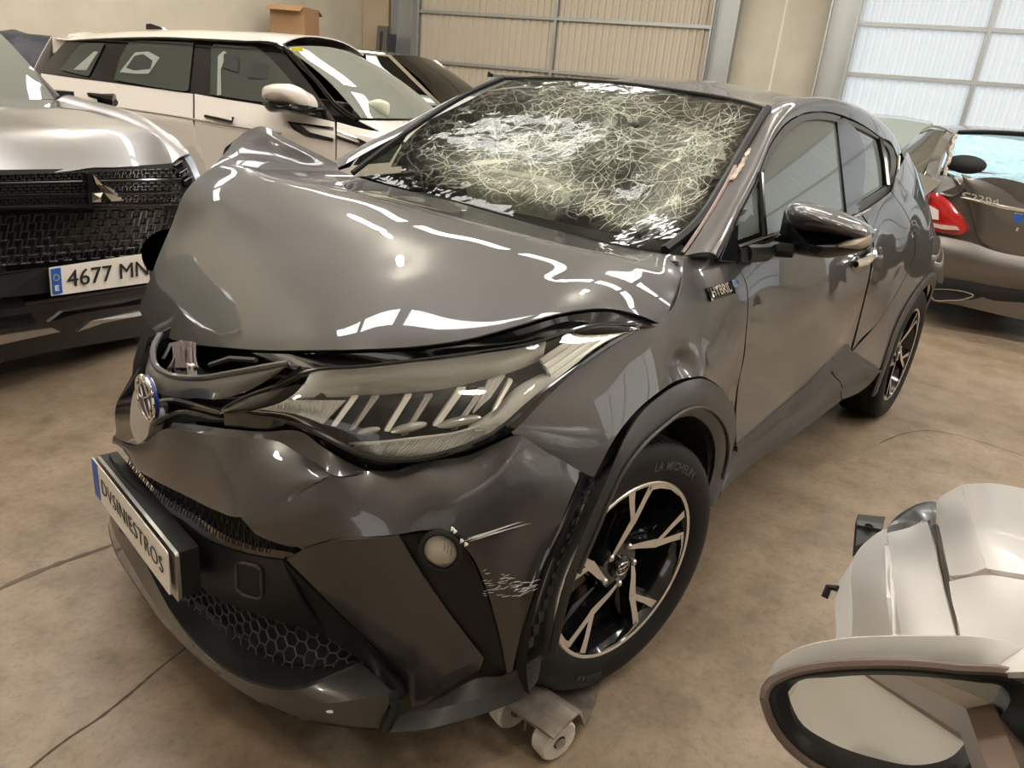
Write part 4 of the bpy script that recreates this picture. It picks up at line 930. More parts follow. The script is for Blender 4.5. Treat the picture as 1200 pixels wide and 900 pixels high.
# ---- left headlamp
LL = [(262, 481, .265), (302, 487, .36), (335, 492, .43), (368, 505, .495), (402, 522, .55), (427, 533, .595), (452, 538, .635), (497, 537, .69), (547, 523, .742), (572, 513, .762), (590, 500, .777), (622, 472, .79), (650, 450, .80), (700, 412, .815), (747, 384, .83)]
LU = [(262, 479, .265), (282, 468, .29), (327, 450, .37), (355, 437, .41), (430, 429, .515), (490, 422, .59), (560, 413, .665), (630, 401, .73), (667, 388, .76), (707, 379, .79), (749, 382, .83)]
LY = TPS([(u/100, v/100, y) for u, v, y in LL+LU], 1e-3)
def lp(u, v, d=0.): return P(u, v, y=LY(u/100, v/100)+.012-d)
lens2 = coons([q[:2] for q in LL], [q[:2] for q in LU], [LL[0][:2], LU[0][:2]], [LL[-1][:2], LU[-1][:2]], 60, 16)
lg = lifted(lens2, lp); back = lifted(lens2, lambda u, v: lp(u, v, .075))
sb = np.sin(np.linspace(0, PI, 16))[:, None]
lg[..., 0] += .018*sb; lg[..., 1] += .012*sb
HL = panel('headlamp', back, mat('lamp_housing', (.03, .03, .03), .3), CAR, .006, FC)
panel('lamp_lens', lg, LENS, HL, .002, FC)
BEZ = spline([lp(u, v) for u, v, _ in LL], 60)
mb = MB(); mb.tube(BEZ, .006, 6); mb.tube(spline([lp(u, v) for u, v, _ in LU], 60), .004, 6); mb.build('lamp_bezel', BLACKP, HL)
low = [spline([P(*q[:2], y=LY(q[0]/100, q[1]/100)+.006) for q in LL], 50), spline(rw([(262, 500, .27), (310, 505, .38), (353, 505, .455), (377, 522, .515), (410, 542, .57), (432, 551, .605), (462, 551, .645), (497, 540, .69), (547, 533, .738), (580, 518, .77), (601, 507, .788), (630, 478, .80), (660, 449, .81), (702, 416, .825), (752, 386, .84)]), 50)-np.array([.004, .004, 0])]
panel('lamp_surround', np.array(low), BLACKP, HL, .004, FC)
CHR = mat('lamp_chrome', (.95, .92, .85), .2, .1, .5)
def lpanel(name, c0, c1, d0, d1, M, nu=30, nv=6, bulge=.0):
    nf = np.linspace(d0, d1, nv); A, B = spline(c0, nu), spline(c1, nu)
    G_ = np.array([[lp(*(A[i]*(1-s)+B[i]*s), d0*(1-s)+d1*s-bulge*math.sin(PI*s)) for i in range(nu)] for s in np.linspace(0, 1, nv)])
    return panel(name, G_, M, HL, .004, FC)
lpanel('chrome_brow', [(286, 467), (340, 466), (405, 465), (470, 461), (520, 456), (560, 447), (600, 436), (636, 421)], [(288, 465.5), (335, 449), (360, 438), (432, 431.5), (500, 424), (560, 416), (600, 409), (640, 401)], .045, .006, CHR, 40, 8, .006)
for k in range(4):
    o = k*4.2
    mb = MB(); mb.tube([lp(634+o*1.0, 424+o*1.6, .03), lp(668+o*1.15, 401+o*1.35, .028), lp(700+o*2.2, 381.5+o*.35, .02)], [.007, .0075, .006], 8); mb.build('chrome_bar', CHR, HL)
lpanel('side_reflector', [(556, 503), (590, 498), (612, 478), (650, 447), (695, 413), (730, 391)], [(548, 500), (580, 478), (604, 455), (640, 434), (680, 408), (722, 387)], .012, .05, CHR, 30, 6)
STR = mat('signal_lens', (.66, .63, .58), .3, .2)
def strip_nodes():
    n, l, b = nodes(STR); t = n.new('ShaderNodeTexCoord'); w = n.new('ShaderNodeTexWave'); w.inputs['Scale'].default_value = 60; w.bands_direction = 'Y'
    bp_ = n.new('ShaderNodeBump'); bp_.inputs['Strength'].default_value = .8; bp_.inputs['Distance'].default_value = .003
    l.new(t.outputs['Object'], w.inputs['Vector']); l.new(w.outputs[0], bp_.inputs['Height']); l.new(bp_.outputs[0], b.inputs['Normal'])
strip_nodes()
lpanel('signal_strip', [(412, 526), (432, 533), (455, 536), (497, 533), (545, 520), (572, 509), (592, 496)], [(416, 521), (440, 519), (470, 516), (500, 513), (540, 506), (565, 500), (592, 494)], .010, .020, STR, 30, 5)
mb = MB(); mb.tube([lp(u, v, .012) for u, v in spline([(409, 520), (445, 518), (490, 513), (530, 508), (563, 499)], 20)], .0028, 6); mb.build('light_guide', CHR, HL)
lpanel('daytime_strip', [(283, 474), (310, 480), (350, 486), (378, 497)], [(285, 468.5), (320, 468.5), (365, 469), (405, 469)], .03, .03, STR, 24, 5)
mb = MB()
for k in range(22): mb.box(lp(287+k*4.2, 471+k*.35, .024), (.004, .003, .012))
o = mb.build('daytime_ribs', CHR, HL); o['kind'] = 'stuff'
DARK = mat('lamp_dark', (.02, .022, .026), .2)
def slat(name, quad_, d, M, th=.01):
    q = [lp(u, v, d) for u, v in quad_]; mb = MB(); mb.prism(q, np.array([-th, -th, 0])); return mb.build(name, M, HL, False)
for x0, y0, x1, y1, w in ((411, 467, 388, 499, 6), (474, 465, 450, 505, 6), (536, 457, 507, 499, 7)):
    slat('led_reflector', [(x0, y0), (x0+w*1.4, y0-1), (x1+w, y1+1), (x1, y1)], .026, CHR)
    slat('led_divider', [(x0+w*1.5, y0), (x0+w*1.5+13, y0-1), (x1+w+13, y1+6), (x1+w+1, y1+4)], .03, DARK)
    slat('led_reflector', [(x0+w*1.5+14, y0), (x0+w*1.5+24, y0-1), (x1+w+22, y1+4), (x1+w+14, y1+6)], .034, STR)
slat('led_reflector', [(572, 448), (592, 441), (575, 466), (554, 485)], .03, STR)
slat('led_reflector', [(596, 446), (601, 447), (583, 478), (577, 482)], .028, CHR)
for cx_, cy_, a_, b_ in ((432, 505, 14, 4.5), (479, 501, 22, 5.5), (538, 494, 26, 6)):
    mb = dome([lp(u, v, .022) for u, v in el(cx_, cy_, a_, b_, -.22, 24)], (.004, .004, .004), .006, rings=4); mb.build('led_lens', mat('led_lens', (.55, .54, .50), .15, .5, .5), HL)
# ---- wheels
def make_wheel(cx, cy, cz, steer, sgn=1, phase=97., lettering=False):
    """tyre (part) with rim, spokes, nuts and disc as its pieces; axis points outwards"""
    n3 = np.array([math.sin(steer), math.cos(steer)*sgn, 0]); e3 = np.array([math.cos(steer), -math.sin(steer)*sgn, 0]); c0 = np.array([cx, cy, cz])
    up = np.array([0, 0, 1.])
    def W(r, a, h): a = math.radians(a); return c0+n3*h+r*(e3*math.cos(a)+up*math.sin(a))
    N = 72; mb = MB()
    prof = [(.236, -.095), (.25, -.104), (.29, -.112), (.325, -.105), (.338, -.085)]
    for g in (-.055, -.018, .018, .055): prof += [(.341, g-.006), (.334, g-.005), (.334, g+.005), (.341, g+.006)]
    prof += [(.338, .085), (.331, .097), (.312, .109), (.29, .112), (.262, .108), (.248, .101), (.24, .096)]
    mb.v = [W(r, 360*j/N, h) for r, h in prof for j in range(N)]
    mb.f = [(i*N+j, (i+1)*N+j, (i+1)*N+(j+1) % N, i*N+(j+1) % N) for i in range(len(prof)-1) for j in range(N)]; mb.m = [0]*len(mb.f)
    ty = mb.build('wheel_tyre', RUBBER, CAR, angle=50)
    tb = MB()                                      # shoulder blocks
    for j in range(60):
        for s in (-1, 1):
            a = 6*j; q = [W(.3425, a-1.9, s*.062), W(.3425, a+1.9, s*.062), W(.3395, a+1.6, s*.088), W(.3395, a-1.6, s*.088)]
            tb.prism(q, [0, 0, 0] if False else -(q[0]-c0)*.02)
    tb.build('tread_blocks', RUBBER, ty, False)['kind'] = 'stuff'
    mb = MB(); pr = [(.245, .096), (.240, .100), (.232, .098), (.226, .085), (.215, .06), (.205, .0), (.205, -.09), (.24, -.095)]
    mb.v = [W(r, 360*j/N, h) for r, h in pr for j in range(N)]
    mb.f = [(i*N+j, (i+1)*N+j, (i+1)*N+(j+1) % N, i*N+(j+1) % N) for i in range(len(pr)-1) for j in range(N)]; mb.m = [1 if i < 2 else 0 for i in range(len(pr)-1) for j in range(N)]
    mb.build('wheel_rim', [BLACKP, MACH], ty)
    mb = MB(); pr = [(.05, -.02), (.15, -.02), (.15, -.045), (.05, -.045)]
    mb.v = [W(r, 360*j/N, h) for r, h in pr for j in range(N)]; mb.f = [(i*N+j, (i+1)*N+j, (i+1)*N+(j+1) % N, i*N+(j+1) % N) for i in range(len(pr)-1) for j in range(N)]; mb.m = [0]*len(mb.f)
    mb.build('brake_disc', mat('brake_disc', (.24, .19, .15), .4, .8), ty)
    mb = MB(); mb.v = [W(r, 360*j/N, h) for r, h in ((.0, -.075), (.235, -.075)) for j in range(N)]; mb.f = [(j, N+j, N+(j+1) % N, (j+1) % N) for j in range(N)]; mb.m = [0]*N
    mb.build('wheel_back', VOID, ty)
    def path(pts, ws, hs):
        L_, R_ = [], []
        for i, (r, a) in enumerate(pts):
            q = np.array([r*math.cos(math.radians(a)), r*math.sin(math.radians(a))]); k0, k1 = pts[max(i-1, 0)], pts[min(i+1, len(pts)-1)]
            t = np.array([k1[0]*math.cos(math.radians(k1[1]))-k0[0]*math.cos(math.radians(k0[1])), k1[0]*math.sin(math.radians(k1[1]))-k0[0]*math.sin(math.radians(k0[1]))]); t /= np.linalg.norm(t)+1e-9
            s = np.array([-t[1], t[0]]); L_.append((q+s*ws[i]/2, hs[i])); R_.append((q-s*ws[i]/2, hs[i]))
        return L_, R_
    T3 = lambda q, h: c0+n3*h+e3*q[0]+up*q[1]
    for k in range(5):
        f0 = phase+72*k; mb = MB()
        def bar(pts, ws, hs, back):
            L_, R_ = path(pts, ws, hs); m_ = len(pts)
            v = [T3(q, h) for q, h in L_]+[T3(q, h) for q, h in R_]+[T3(q*1., h-back) for q, h in L_]+[T3(q, h-back) for q, h in R_]
            f = [(i, i+1, m_+i+1, m_+i) for i in range(m_-1)]; mb.add(v, f, 0)
            f = [(i, 2*m_+i, 2*m_+i+1, i+1) for i in range(m_-1)]+[(m_+i, m_+i+1, 3*m_+i+1, 3*m_+i) for i in range(m_-1)]+[(0, m_, 3*m_, 2*m_), (m_-1, 3*m_-1, 4*m_-1, 2*m_-1)]; mb.add(v, f, 1)
        bar([(.052, f0-52), (.075, f0-22), (.105, f0-7), (.135, f0)], [.010, .017, .022, .026], [.074, .078, .080, .082], .03)
        bar([(.125, f0-1), (.155, f0+2), (.19, f0+4), (.222, f0+5.5), (.240, f0+8)], [.022, .019, .019, .022, .030], [.082, .085, .088, .091, .094], .03)
        bar([(.228, f0+5), (.232, f0+14), (.234, f0+26), (.236, f0+44)], [.022, .017, .010, .002], [.093, .095, .096, .096], .02)
        bar([(.125, f0), (.155, f0-6), (.19, f0-10.5), (.238, f0-13.5)], [.018, .016, .018, .024], [.081, .085, .089, .094], .03)
        mb.build('wheel_spoke', [MACH, BLACKP], ty, False)
        mb = MB()                                  # black pocket body between hub and rim behind the spoke
        q = [W(.06, f0-60, .045), W(.06, f0-10, .045), W(.15, f0-12, .045), W(.215, f0-18, .06), W(.215, f0+12, .06), W(.15, f0+12, .045)]
        mb.prism([q[0], q[1], q[5], q[4], q[3], q[2]], -n3*.03); mb.build('spoke_web', BLACKP, ty, False)
        mb = MB(); mb.lathe([(0, .012), (.006, .012), (.0095, .008), (.0105, -.01)], 6, W(.055, f0+20, .068), n3); mb.build('wheel_nut', STEEL, ty, angle=25)
    mb = MB(); mb.lathe([(.0, .0), (.075, .0), (.072, .03), (.062, .05)], 36, W(0, 0, .02), n3); mb.lathe([(.062, .05), (.0, .05)], 36, W(0, 0, .02), n3); mb.build('wheel_hub', BLACKP, ty)
    mb = MB(); mb.lathe([(0, .012), (.025, .011), (.031, .006), (.033, -.01)], 32, W(0, 0, .072), n3); cap = mb.build('hub_cap', BLACKP, ty)
    mb = MB()
    for a_, b_, dy in ((.023, .017, 0), (.0075, .0165, .0), (.017, .007, .0075)):
        q = [W(0, 0, .0845)+e3*a_*math.cos(t)+up*(b_*math.sin(t)+dy) for t in np.linspace(0, 2*PI, 25)]; mb.tube(q, .0013, 5, caps=False)
    mb.build('cap_emblem', CHROME, ty)
    if lettering:
        for txt, a0, sz in (('LA MICHELIN', 112, .030), ('225/50 R18', 290, .02)):
            me = text_mesh(txt, sz, .0008, .0004, 1.05)
            def bend(x, y, z): r = .288+y; a = a0+math.degrees(x/.288)*(1); return W(r, a, .1125+z-abs(y)*.05)
            place_text(me, bend); obj('tyre_lettering', me, mat('tyre_print', (.05, .047, .043), .6), ty, False)
    return ty
STEER = .1792
make_wheel(0, .775, .341, STEER, 1, 97., True); make_wheel(-2.64, .785, .341, 0, 1, 60.)
make_wheel(0, -.775, .341, STEER, -1, 20.); make_wheel(-2.64, -.785, .341, 0, -1, 20.)

# ================================================================ wheel dolly under the front wheel
def dolly():
    R = thing('wheel_dolly', 'steel wheel dolly with white nylon rollers under the front tyre', 'dolly', tuple(CARL*0))
    DS = mat('dolly_steel', (.46, .41, .35), .4, .85); add_noise_color(DS, 12, (.30, .25, .20), (.58, .52, .45))
    def q(x, y, z): return np.array([x, y, z])
    # cradle profile along x: tray ends folded up under the tyre
    pr = [(.345, .108), (.255, .112), (.235, .105), (.205, .045), (.10, .012), (-.10, .012), (-.19, .05)]
    y0, y1 = .70, .925
    G_ = np.array([[q(x, y, z) for y in np.linspace(y0, {.10: .89, -.10: .80, -.19: .80}.get(x, y1), 3)] for x, z in pr]); mb = shell(G_, .007, np.array([0, .8, -2.])); mb.build('cradle', DS, R, False, fix=False)
    for x, ys in ((.295, (.765, .895)), (-.16, (.76,))):
        for y in ys:
            r_ = .052 if x > 0 else .02
            mb = MB(); mb.lathe([(.016, -.022), (r_-.005, -.022), (r_, -.016), (r_, .016), (r_-.005, .022), (.016, .022), (.016, -.022)], 28, (x, y, r_+.001), (.25, 1, 0)); w_ = mb.build('roller', RUBBERW, R)
            mb = MB(); mb.tube([q(x-.007, y-.028, r_), q(x+.007, y+.028, r_)], .013, 10); mb.build('roller_hub', STEEL, w_)
        if x > 0:
            for y in (.73, .83): mb = MB(); mb.box((x, y, .075), (.05, .006, .07)); mb.build('roller_fork', DS, R, False)
            mb = MB(); mb.tube([q(x, .71, .055), q(x, .90, .055)], .012, 10); mb.build('cross_bar', DS, R)
    return R
dolly()
# ================================================================ the other cars
class Fr:
    """a parked car's own frame: x forward, y left; turns pixels into local points on planes of that car"""
    def __init__(s, x, y, yaw):
        a = math.radians(yaw); s.o = np.array([x, y, 0.]); s.d = np.array([math.cos(a), math.sin(a), 0]); s.l = np.array([-math.sin(a), math.cos(a), 0]); s.yaw = a
    def loc(s, X): v = X-s.o; return np.array([v @ s.d, v @ s.l, v[2]])
    def side(s, u, v, y): return s.loc(PWD(u, v, s.l, s.o @ s.l+y))
    def front(s, u, v, x): return s.loc(PWD(u, v, s.d, s.o @ s.d+x))
    def top(s, u, v, z): return s.loc(PWD(u, v, 'z', z))
    def sidef(s, f, sgn):
        def g(u, v):
            y = f(0, .9)
            for _ in range(30): q = s.side(u, v, sgn*y); y += .7*(f(q[0], q[2])-y)
            return s.side(u, v, sgn*y)
        return g
    def thing(s, name, label, cat): return thing(name, label, cat, tuple(s.o), s.yaw)
def loc_panel(name, G_, M, parent, th=.005, ref=(-1.4, 0, .6), mirror=False, angle=40): return panel(name, np.array(G_), M, parent, th, np.array(ref), mirror, angle)
def hull(T, stations, M, name='body_shell', n=24):
    """closed inner body: stations (x, half width, z bottom, z top)"""
    rows = []
    for x, w, z0, z1 in stations:
        r = []
        for t in np.linspace(0, 2*PI, n, False):
            c, s_ = math.cos(t), math.sin(t); k = 5.
            q = (abs(c)**k+abs(s_)**k)**(-1/k); r.append(np.array([x, w*c*q, (z0+z1)/2+(z1-z0)/2*s_*q]))
        rows.append(r)
    A = np.array(rows); m_ = len(A); mb = MB(); v = A.reshape(-1, 3)
    f = [(i*n+j, i*n+(j+1) % n, (i+1)*n+(j+1) % n, (i+1)*n+j) for i in range(m_-1) for j in range(n)]+[tuple(range(n)), tuple(range((m_-1)*n, m_*n))]
    mb.add(v, f); return mb.build(name, M, T, angle=40)
def plain_wheel(T, x, y, r=.345, w=.11):
    s = 1 if y > 0 else -1
    mb = MB(); mb.lathe([(r*.66, -w*.9), (r*.8, -w), (r*.97, -w*.85), (r, -w*.6), (r, w*.6), (r*.97, w*.85), (r*.8, w), (r*.68, w*.9)], 36, (x, y, r), (0, s, 0)); ty = mb.build('wheel_tyre', RUBBER, T)
    mb = MB(); mb.lathe([(r*.68, w*.9), (r*.64, w*.6), (r*.62, 0), (0, 0)], 36, (x, y, r), (0, s, 0)); mb.build('wheel_rim', BLACKP, ty)
    for k in range(5):
        a = 2*PI*k/5; mb = MB(); c_ = np.array([x, y+s*w*.55, r]); e = np.array([math.cos(a), 0, math.sin(a)]); q = np.array([-math.sin(a), 0, math.cos(a)])
        mb.prism([c_+e*.03-q*.02, c_+e*r*.64-q*.03, c_+e*r*.64+q*.03, c_+e*.03+q*.02], np.array([0, s*.02, 0])); mb.build('wheel_spoke', MACH, ty, False)
    return ty
def wheels(T, xr, y, r=.345):
    for x in (0, xr):
        for s in (1, -1): plain_wheel(T, x, s*y, r)

# ---------------------------------------------------------------- white SUV behind
FE = Fr(-3.12, -3.16, 110.5)
EV = FE.thing('white_suv', 'white suv with black roof pillars parked beside the silver suv', 'car')
ey = lambda x, z: (.90 if z < .98 else .90-.45*(z-.98)-.16*max(0, z-1.2))-.05*max(0, x-.2)**2*2-.03*max(0, -x-2.9)**2*4
ES = FE.sidef(ey, -1)
hull(EV, [(-3.40, .62, .45, 1.05), (-3.2, .82, .30, 1.12), (-2.0, .86, .24, 1.10), (-.6, .86, .24, 1.02), (.2, .85, .28, .94), (.70, .74, .34, .86), (.84, .5, .40, .75)], VOID)
def eside(c0, c1, d0, d1, nu, nv): return np.array([[ES(u, v) for u, v in row] for row in coons(c0, c1, d0, d1, nu, nv)])
def drop(G_, z): # extend a side panel straight down to height z
    b = G_[0]; rows = [np.array([[q[0], q[1]*(1+.0*k), q[2]+(z-q[2])*k] for q in b]) for k in np.linspace(1, 0, 6)[:-1]]
    return np.concatenate([np.array(rows), G_], 0)
belt = [(48, 86), (90, 92), (130, 97), (180, 104), (235, 112), (268, 117), (300, 122), (345, 132), (393, 143)]
low = [(48, 140), (90, 148), (130, 156), (180, 166), (235, 178), (268, 186), (300, 196), (345, 208), (391, 220)]
rd_ = eside(low[2:5]+[(226, 176)], belt[2:4]+[(226, 110)], [low[2], (126, 125), belt[2]], [(226, 176), (226, 145), (226, 110)], 20, 14)
rq_ = eside(low[:3], belt[:3], [low[0], belt[0]], [low[2], (126, 125), belt[2]], 14, 14)
fd_ = eside([(228, 176), (268, 186), (300, 196), (345, 208), (391, 220)], [(228, 110), (268, 117), (300, 122), (345, 132), (392, 143)], [(228, 176), (228, 110)], [(391, 220), (393, 180), (392, 143)], 26, 14)
fw_ = eside([(394, 221), (430, 232), (470, 245)], [(395, 143), (430, 152), (470, 158)], [(394, 221), (395, 143)], [(470, 245), (470, 158)], 14, 14)
for nm, G_ in (('rear_quarter', rq_), ('rear_door', rd_), ('front_door', fd_), ('front_wing', fw_)):
    loc_panel(nm, drop(G_, .34), WHITE, EV, .004, mirror=True)
# groove along the doors
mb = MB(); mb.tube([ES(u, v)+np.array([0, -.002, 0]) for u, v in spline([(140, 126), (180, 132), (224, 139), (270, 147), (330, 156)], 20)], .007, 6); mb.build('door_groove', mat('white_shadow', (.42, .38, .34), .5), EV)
# black glasshouse band, then glass
dl = eside([(49, 85), (90, 91), (130, 96), (180, 103), (235, 111), (300, 121), (345, 131), (393, 142)], [(78, 47), (110, 46.5), (150, 45), (190, 44.5), (240, 46), (280, 48), (312, 50), (330, 58)], [(49, 85), (60, 68), (78, 47)], [(393, 142), (362, 98), (330, 58)], 44, 12)
loc_panel('window_band', dl, BLACKP, EV, .006, mirror=True)
GREY = glass_mat('grey_glass', (.30, .33, .30), 1.45)
REFL = mat('glass_face', (.045, .052, .045), .05, 0., 0., spec=.8)
def pane(name, pts, parent, M, f, dy):
    o = spline([np.append(q, 0) for q in map(np.array, pts)]+[np.append(pts[0], 0)], 8*len(pts))[:-1] if False else np.array([(*q, 0) for q in pts], float)
    o = poly(np.r_[o, o[:1]], 40)[:-1]
    out = [f(u, v)+np.array(dy) for u, v, _ in o]; mb = MB(); n_ = len(out); c_ = np.mean(out, 0)
    mb.add(out+[c_], [(i, (i+1) % n_, n_) for i in range(n_)]); return mb.build(name, M, parent, angle=30)
EG = (0, -.012, .002)
pane('rear_quarter_glass', [(72, 82), (92, 55), (100, 51), (124, 51), (118, 64), (105, 90), (88, 86)], EV, REFL, ES, EG)
pane('rear_door_glass', [(135, 94), (141, 70), (152, 50), (160, 48), (228, 50), (222, 108), (180, 102)], EV, REFL, ES, EG)
pane('front_door_glass', [(247, 111), (249, 52), (300, 54), (318, 68), (352, 106), (345, 124), (300, 119)], EV, REFL, ES, EG)
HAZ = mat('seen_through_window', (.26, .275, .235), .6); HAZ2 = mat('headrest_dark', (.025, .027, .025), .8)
EG2 = (0, -.016, .003)
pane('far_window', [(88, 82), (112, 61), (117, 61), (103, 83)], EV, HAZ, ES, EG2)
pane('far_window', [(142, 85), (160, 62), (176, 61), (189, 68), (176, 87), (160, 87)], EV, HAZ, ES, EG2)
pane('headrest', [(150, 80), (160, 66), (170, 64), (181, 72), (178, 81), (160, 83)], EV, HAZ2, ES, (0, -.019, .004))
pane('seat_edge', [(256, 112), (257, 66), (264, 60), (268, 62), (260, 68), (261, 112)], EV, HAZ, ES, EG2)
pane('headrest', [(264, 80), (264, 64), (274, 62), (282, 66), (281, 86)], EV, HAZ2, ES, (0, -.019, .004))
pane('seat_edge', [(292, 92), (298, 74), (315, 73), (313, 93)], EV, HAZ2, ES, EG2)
for u0, v0, u1, v1 in ((241, 136, 274, 142), (104, 110, 128, 115)):
    a_, b_ = ES(u0, v0), ES(u1, v1); mb = MB(); mb.tube([a_+np.array([0, -.008, 0]), (a_+b_)/2+np.array([0, -.02, 0]), b_+np.array([0, -.02, -.005]), b_+np.array([0, -.008, .03])], .011, 6); mb.build('door_handle', BLACKP, EV)
# side vents on the door and wing
for a in ([(337, 142), (345, 152), (360, 160), (391, 166), (391, 162), (364, 155), (352, 146), (391, 152), (391, 149)], [(394, 162), (430, 174), (440, 171), (396, 151), (396, 154), (425, 164), (420, 167), (394, 158)]):
    o = [ES(u, v)+np.array([0, -.004, 0]) for u, v in a]; mb = MB(); mb.prism(o, np.array([0, -.006, 0])); mb.build('side_vent', BLACKP, EV, False)
# roof
er = [FE.side(u, v, -.62) for u, v in ((64, 44), (78, 46), (110, 45), (150, 43.5), (190, 43), (240, 45), (280, 47), (330, 51))]
er[0][2] = er[1][2] = er[2][2]-.03
rows = []
for s in np.linspace(-1, 1, 9): rows.append([np.array([q[0]-.02*(1-s*s), q[1]*-s*1., q[2]+.095*(1-abs(s)**2.5)]) for q in er])
loc_panel('roof', rows_grid(rows, 30, 16), WHITE, EV, .01, (-1.8, 0, 1.0))
edge = [q+np.array([0, -.012, -.012]) for q in er[1:]]+[FE.side(372, 95, -.72), FE.side(402, 128, -.78), FE.side(420, 139, -.78)]
mb = MB(); mb.tube(spline(edge, 40), .008, 8); mb.build('roof_rail', BLACKP, EV)
# windscreen and bonnet
wbN, wtN = FE.side(423, 138, -.74), FE.side(333, 55, -.58)
wb2 = [np.array([wbN[0]+.10*(1-s*s), wbN[1]*-s, wbN[2]]) for s in np.linspace(-1, 1, 9)]; wt2 = [np.array([wtN[0]+.05*(1-s*s), wtN[1]*-s, wtN[2]+.04*(1-s*s)]) for s in np.linspace(-1, 1, 9)]
md2 = [(a+b)/2+np.array([.03, 0, .03]) for a, b in zip(wb2, wt2)]
loc_panel('windscreen', rows_grid([wb2, md2, wt2], 20, 14), glass_mat('suv_windscreen', (.55, .60, .52), 2.2, paint_haze=.30), EV, .004, (-2, 0, .8))
ap = [FE.side(u, v, y) for u, v, y in ((333, 55, -.60), (372, 97, -.70), (400, 130, -.77), (418, 141, -.77))]
mb = MB(); mb.tube(spline(ap, 20), [.02]*20, 8); mb.build('pillar', BLACKP, EV)
hb0 = [q+np.array([.03, 0, -.015]) for q in wb2]
hrows = [hb0, [np.array([.25, -.80*s, 1.0+.05*(1-s*s)]) for s in np.linspace(-1, 1, 9)], [np.array([.62, -.72*s, .95+.05*(1-s*s)]) for s in np.linspace(-1, 1, 9)], [np.array([.80+.06*(1-s*s), -.60*s, .86+.02*(1-s*s)]) for s in np.linspace(-1, 1, 9)]]
hrows = [[np.array([q[0], -q[1], q[2]]) if False else q for q in r] for r in hrows]
hrows[0] = [np.array([q[0], -abs(q[1])*np.sign(s) if abs(q[1]) > 1e-6 else 0, q[2]]) for q, s in zip(hb0, np.linspace(-1, 1, 9))]
hrows[0] = [np.array([q[0], -(.82)*s, q[2]-.0]) for q, s in zip(hb0, np.linspace(-1, 1, 9))]
loc_panel('bonnet', rows_grid(hrows, 24, 18), WHITE, EV, .006, (-.5, 0, .2))
loc_panel('front_bumper', rows_grid([hrows[-1], [np.array([.90+.04*(1-s*s), -.66*s, .6]) for s in np.linspace(-1, 1, 9)], [np.array([.84, -.62*s, .3]) for s in np.linspace(-1, 1, 9)]], 20, 12), WHITE, EV, .006, (-.5, 0, .5))
loc_panel('rear_panel', rows_grid([[np.array([-3.25-.06*(1-s*s), -.60*s, 1.5]) for s in np.linspace(-1, 1, 7)], [np.array([-3.42-.05*(1-s*s), -.76*s, 1.05]) for s in np.linspace(-1, 1, 7)], [np.array([-3.48, -.78*s, .6]) for s in np.linspace(-1, 1, 7)], [np.array([-3.40, -.74*s, .32]) for s in np.linspace(-1, 1, 7)]], 16, 16), WHITE, EV, .006, (-1.5, 0, .7))
sp_ = [FE.side(u, v, -.60) for u, v in ((62, 62), (61, 42), (80, 40), (79, 47), (72, 60))]
mb = MB(); mb.prism(sp_, np.array([0, 1.20, 0])); mb.build('roof_spoiler', WHITE, EV, False)
mb = MB(); mb.prism([FE.side(u, v, -.02) for u, v in ((171, 34.5), (171, 28), (176, 27.5), (189, 32), (192, 34.5))], np.array([0, .03, 0])); mb.build('roof_aerial', BLACKP, EV, False)
mco = [(307, 113), (308, 103), (316, 99), (330, 98), (345, 100), (356, 106), (361, 116), (361, 123)]
def cush(pts, y, bulge, th, n=36, f=FE.side):
    o = spline([f(u, v, y) for u, v in pts+[pts[0]]], n+1)[:-1]; return dome(o, bulge, th, rings=7, power=2.3)
cush(mco+[(335, 121), (315, 118)], -1.0, (.0, -.07, .02), .13).build('mirror_cap', WHITE, EV)
cush([(307, 118), (330, 122), (361, 124), (362, 130), (335, 131), (312, 128)], -1.0, (0, -.05, 0), .12).build('mirror_base', BLACKP, EV)
mb = MB(); mb.tube([FE.side(358, 128, -.98), FE.side(376, 128, -.84)], .02, 8); mb.build('mirror_arm', BLACKP, EV)
cush([(413, 133), (416, 126), (430, 121), (448, 117), (457, 123), (455, 131), (435, 135)], -.45, (.03, -.05, .04), .06).build('cloth_on_dash', mat('pale_cloth', (.62, .66, .50), .8), EV)
pane('windscreen_sticker', [(341, 57), (354, 57), (357, 62), (344, 62)], EV, mat('sticker_yellow', (.75, .65, .03), .6), lambda u, v: FE.side(u, v, -.53), (.01, -.02, .01))
loc_panel('dashboard', rows_grid([[np.array([-.75, -.7*s, 1.0]) for s in np.linspace(-1, 1, 5)], [np.array([-.35, -.72*s, 1.02]) for s in np.linspace(-1, 1, 5)]], 10, 6), HAZ2, EV, .01, (-.5, 0, 0))
wheels(EV, -2.68, .80, .36)

# ---------------------------------------------------------------- silver SUV facing the camera on the left
FM = Fr(-.05, -2.05, 111.)
MT = FM.thing('silver_suv', 'silver suv with black honeycomb grille and 4677 number plate', 'car')
def mf_(u, v, d=0.):                              # on the bowed front face
    q = FM.front(u, v, 0.); y = q[1]
    for _ in range(8): q = FM.front(u, v, -.16*(y*y)+d); y = q[1]
    return q
MYS = [(66, 117, .70), (100, 126, .74), (130, 134, .755), (160, 146, .755), (186, 160, .73), (196, 175, .69), (202, 191, .64)]
MYO = [(82, 111, .80), (116, 120, .84), (140, 126, .85), (170, 138, .85), (192, 152, .83), (212, 168, .79), (222, 180, .75)]
hedge = [FM.side(u, v, y) for u, v, y in MYS][::-1]; oedge = [FM.side(u, v, y) for u, v, y in MYO][::-1]
fl_r = [mf_(100, 197, -.02), mf_(130, 196, -.02), mf_(165, 194, -.03)]
mirr = lambda q: np.array([q[0], -q[1], q[2]])
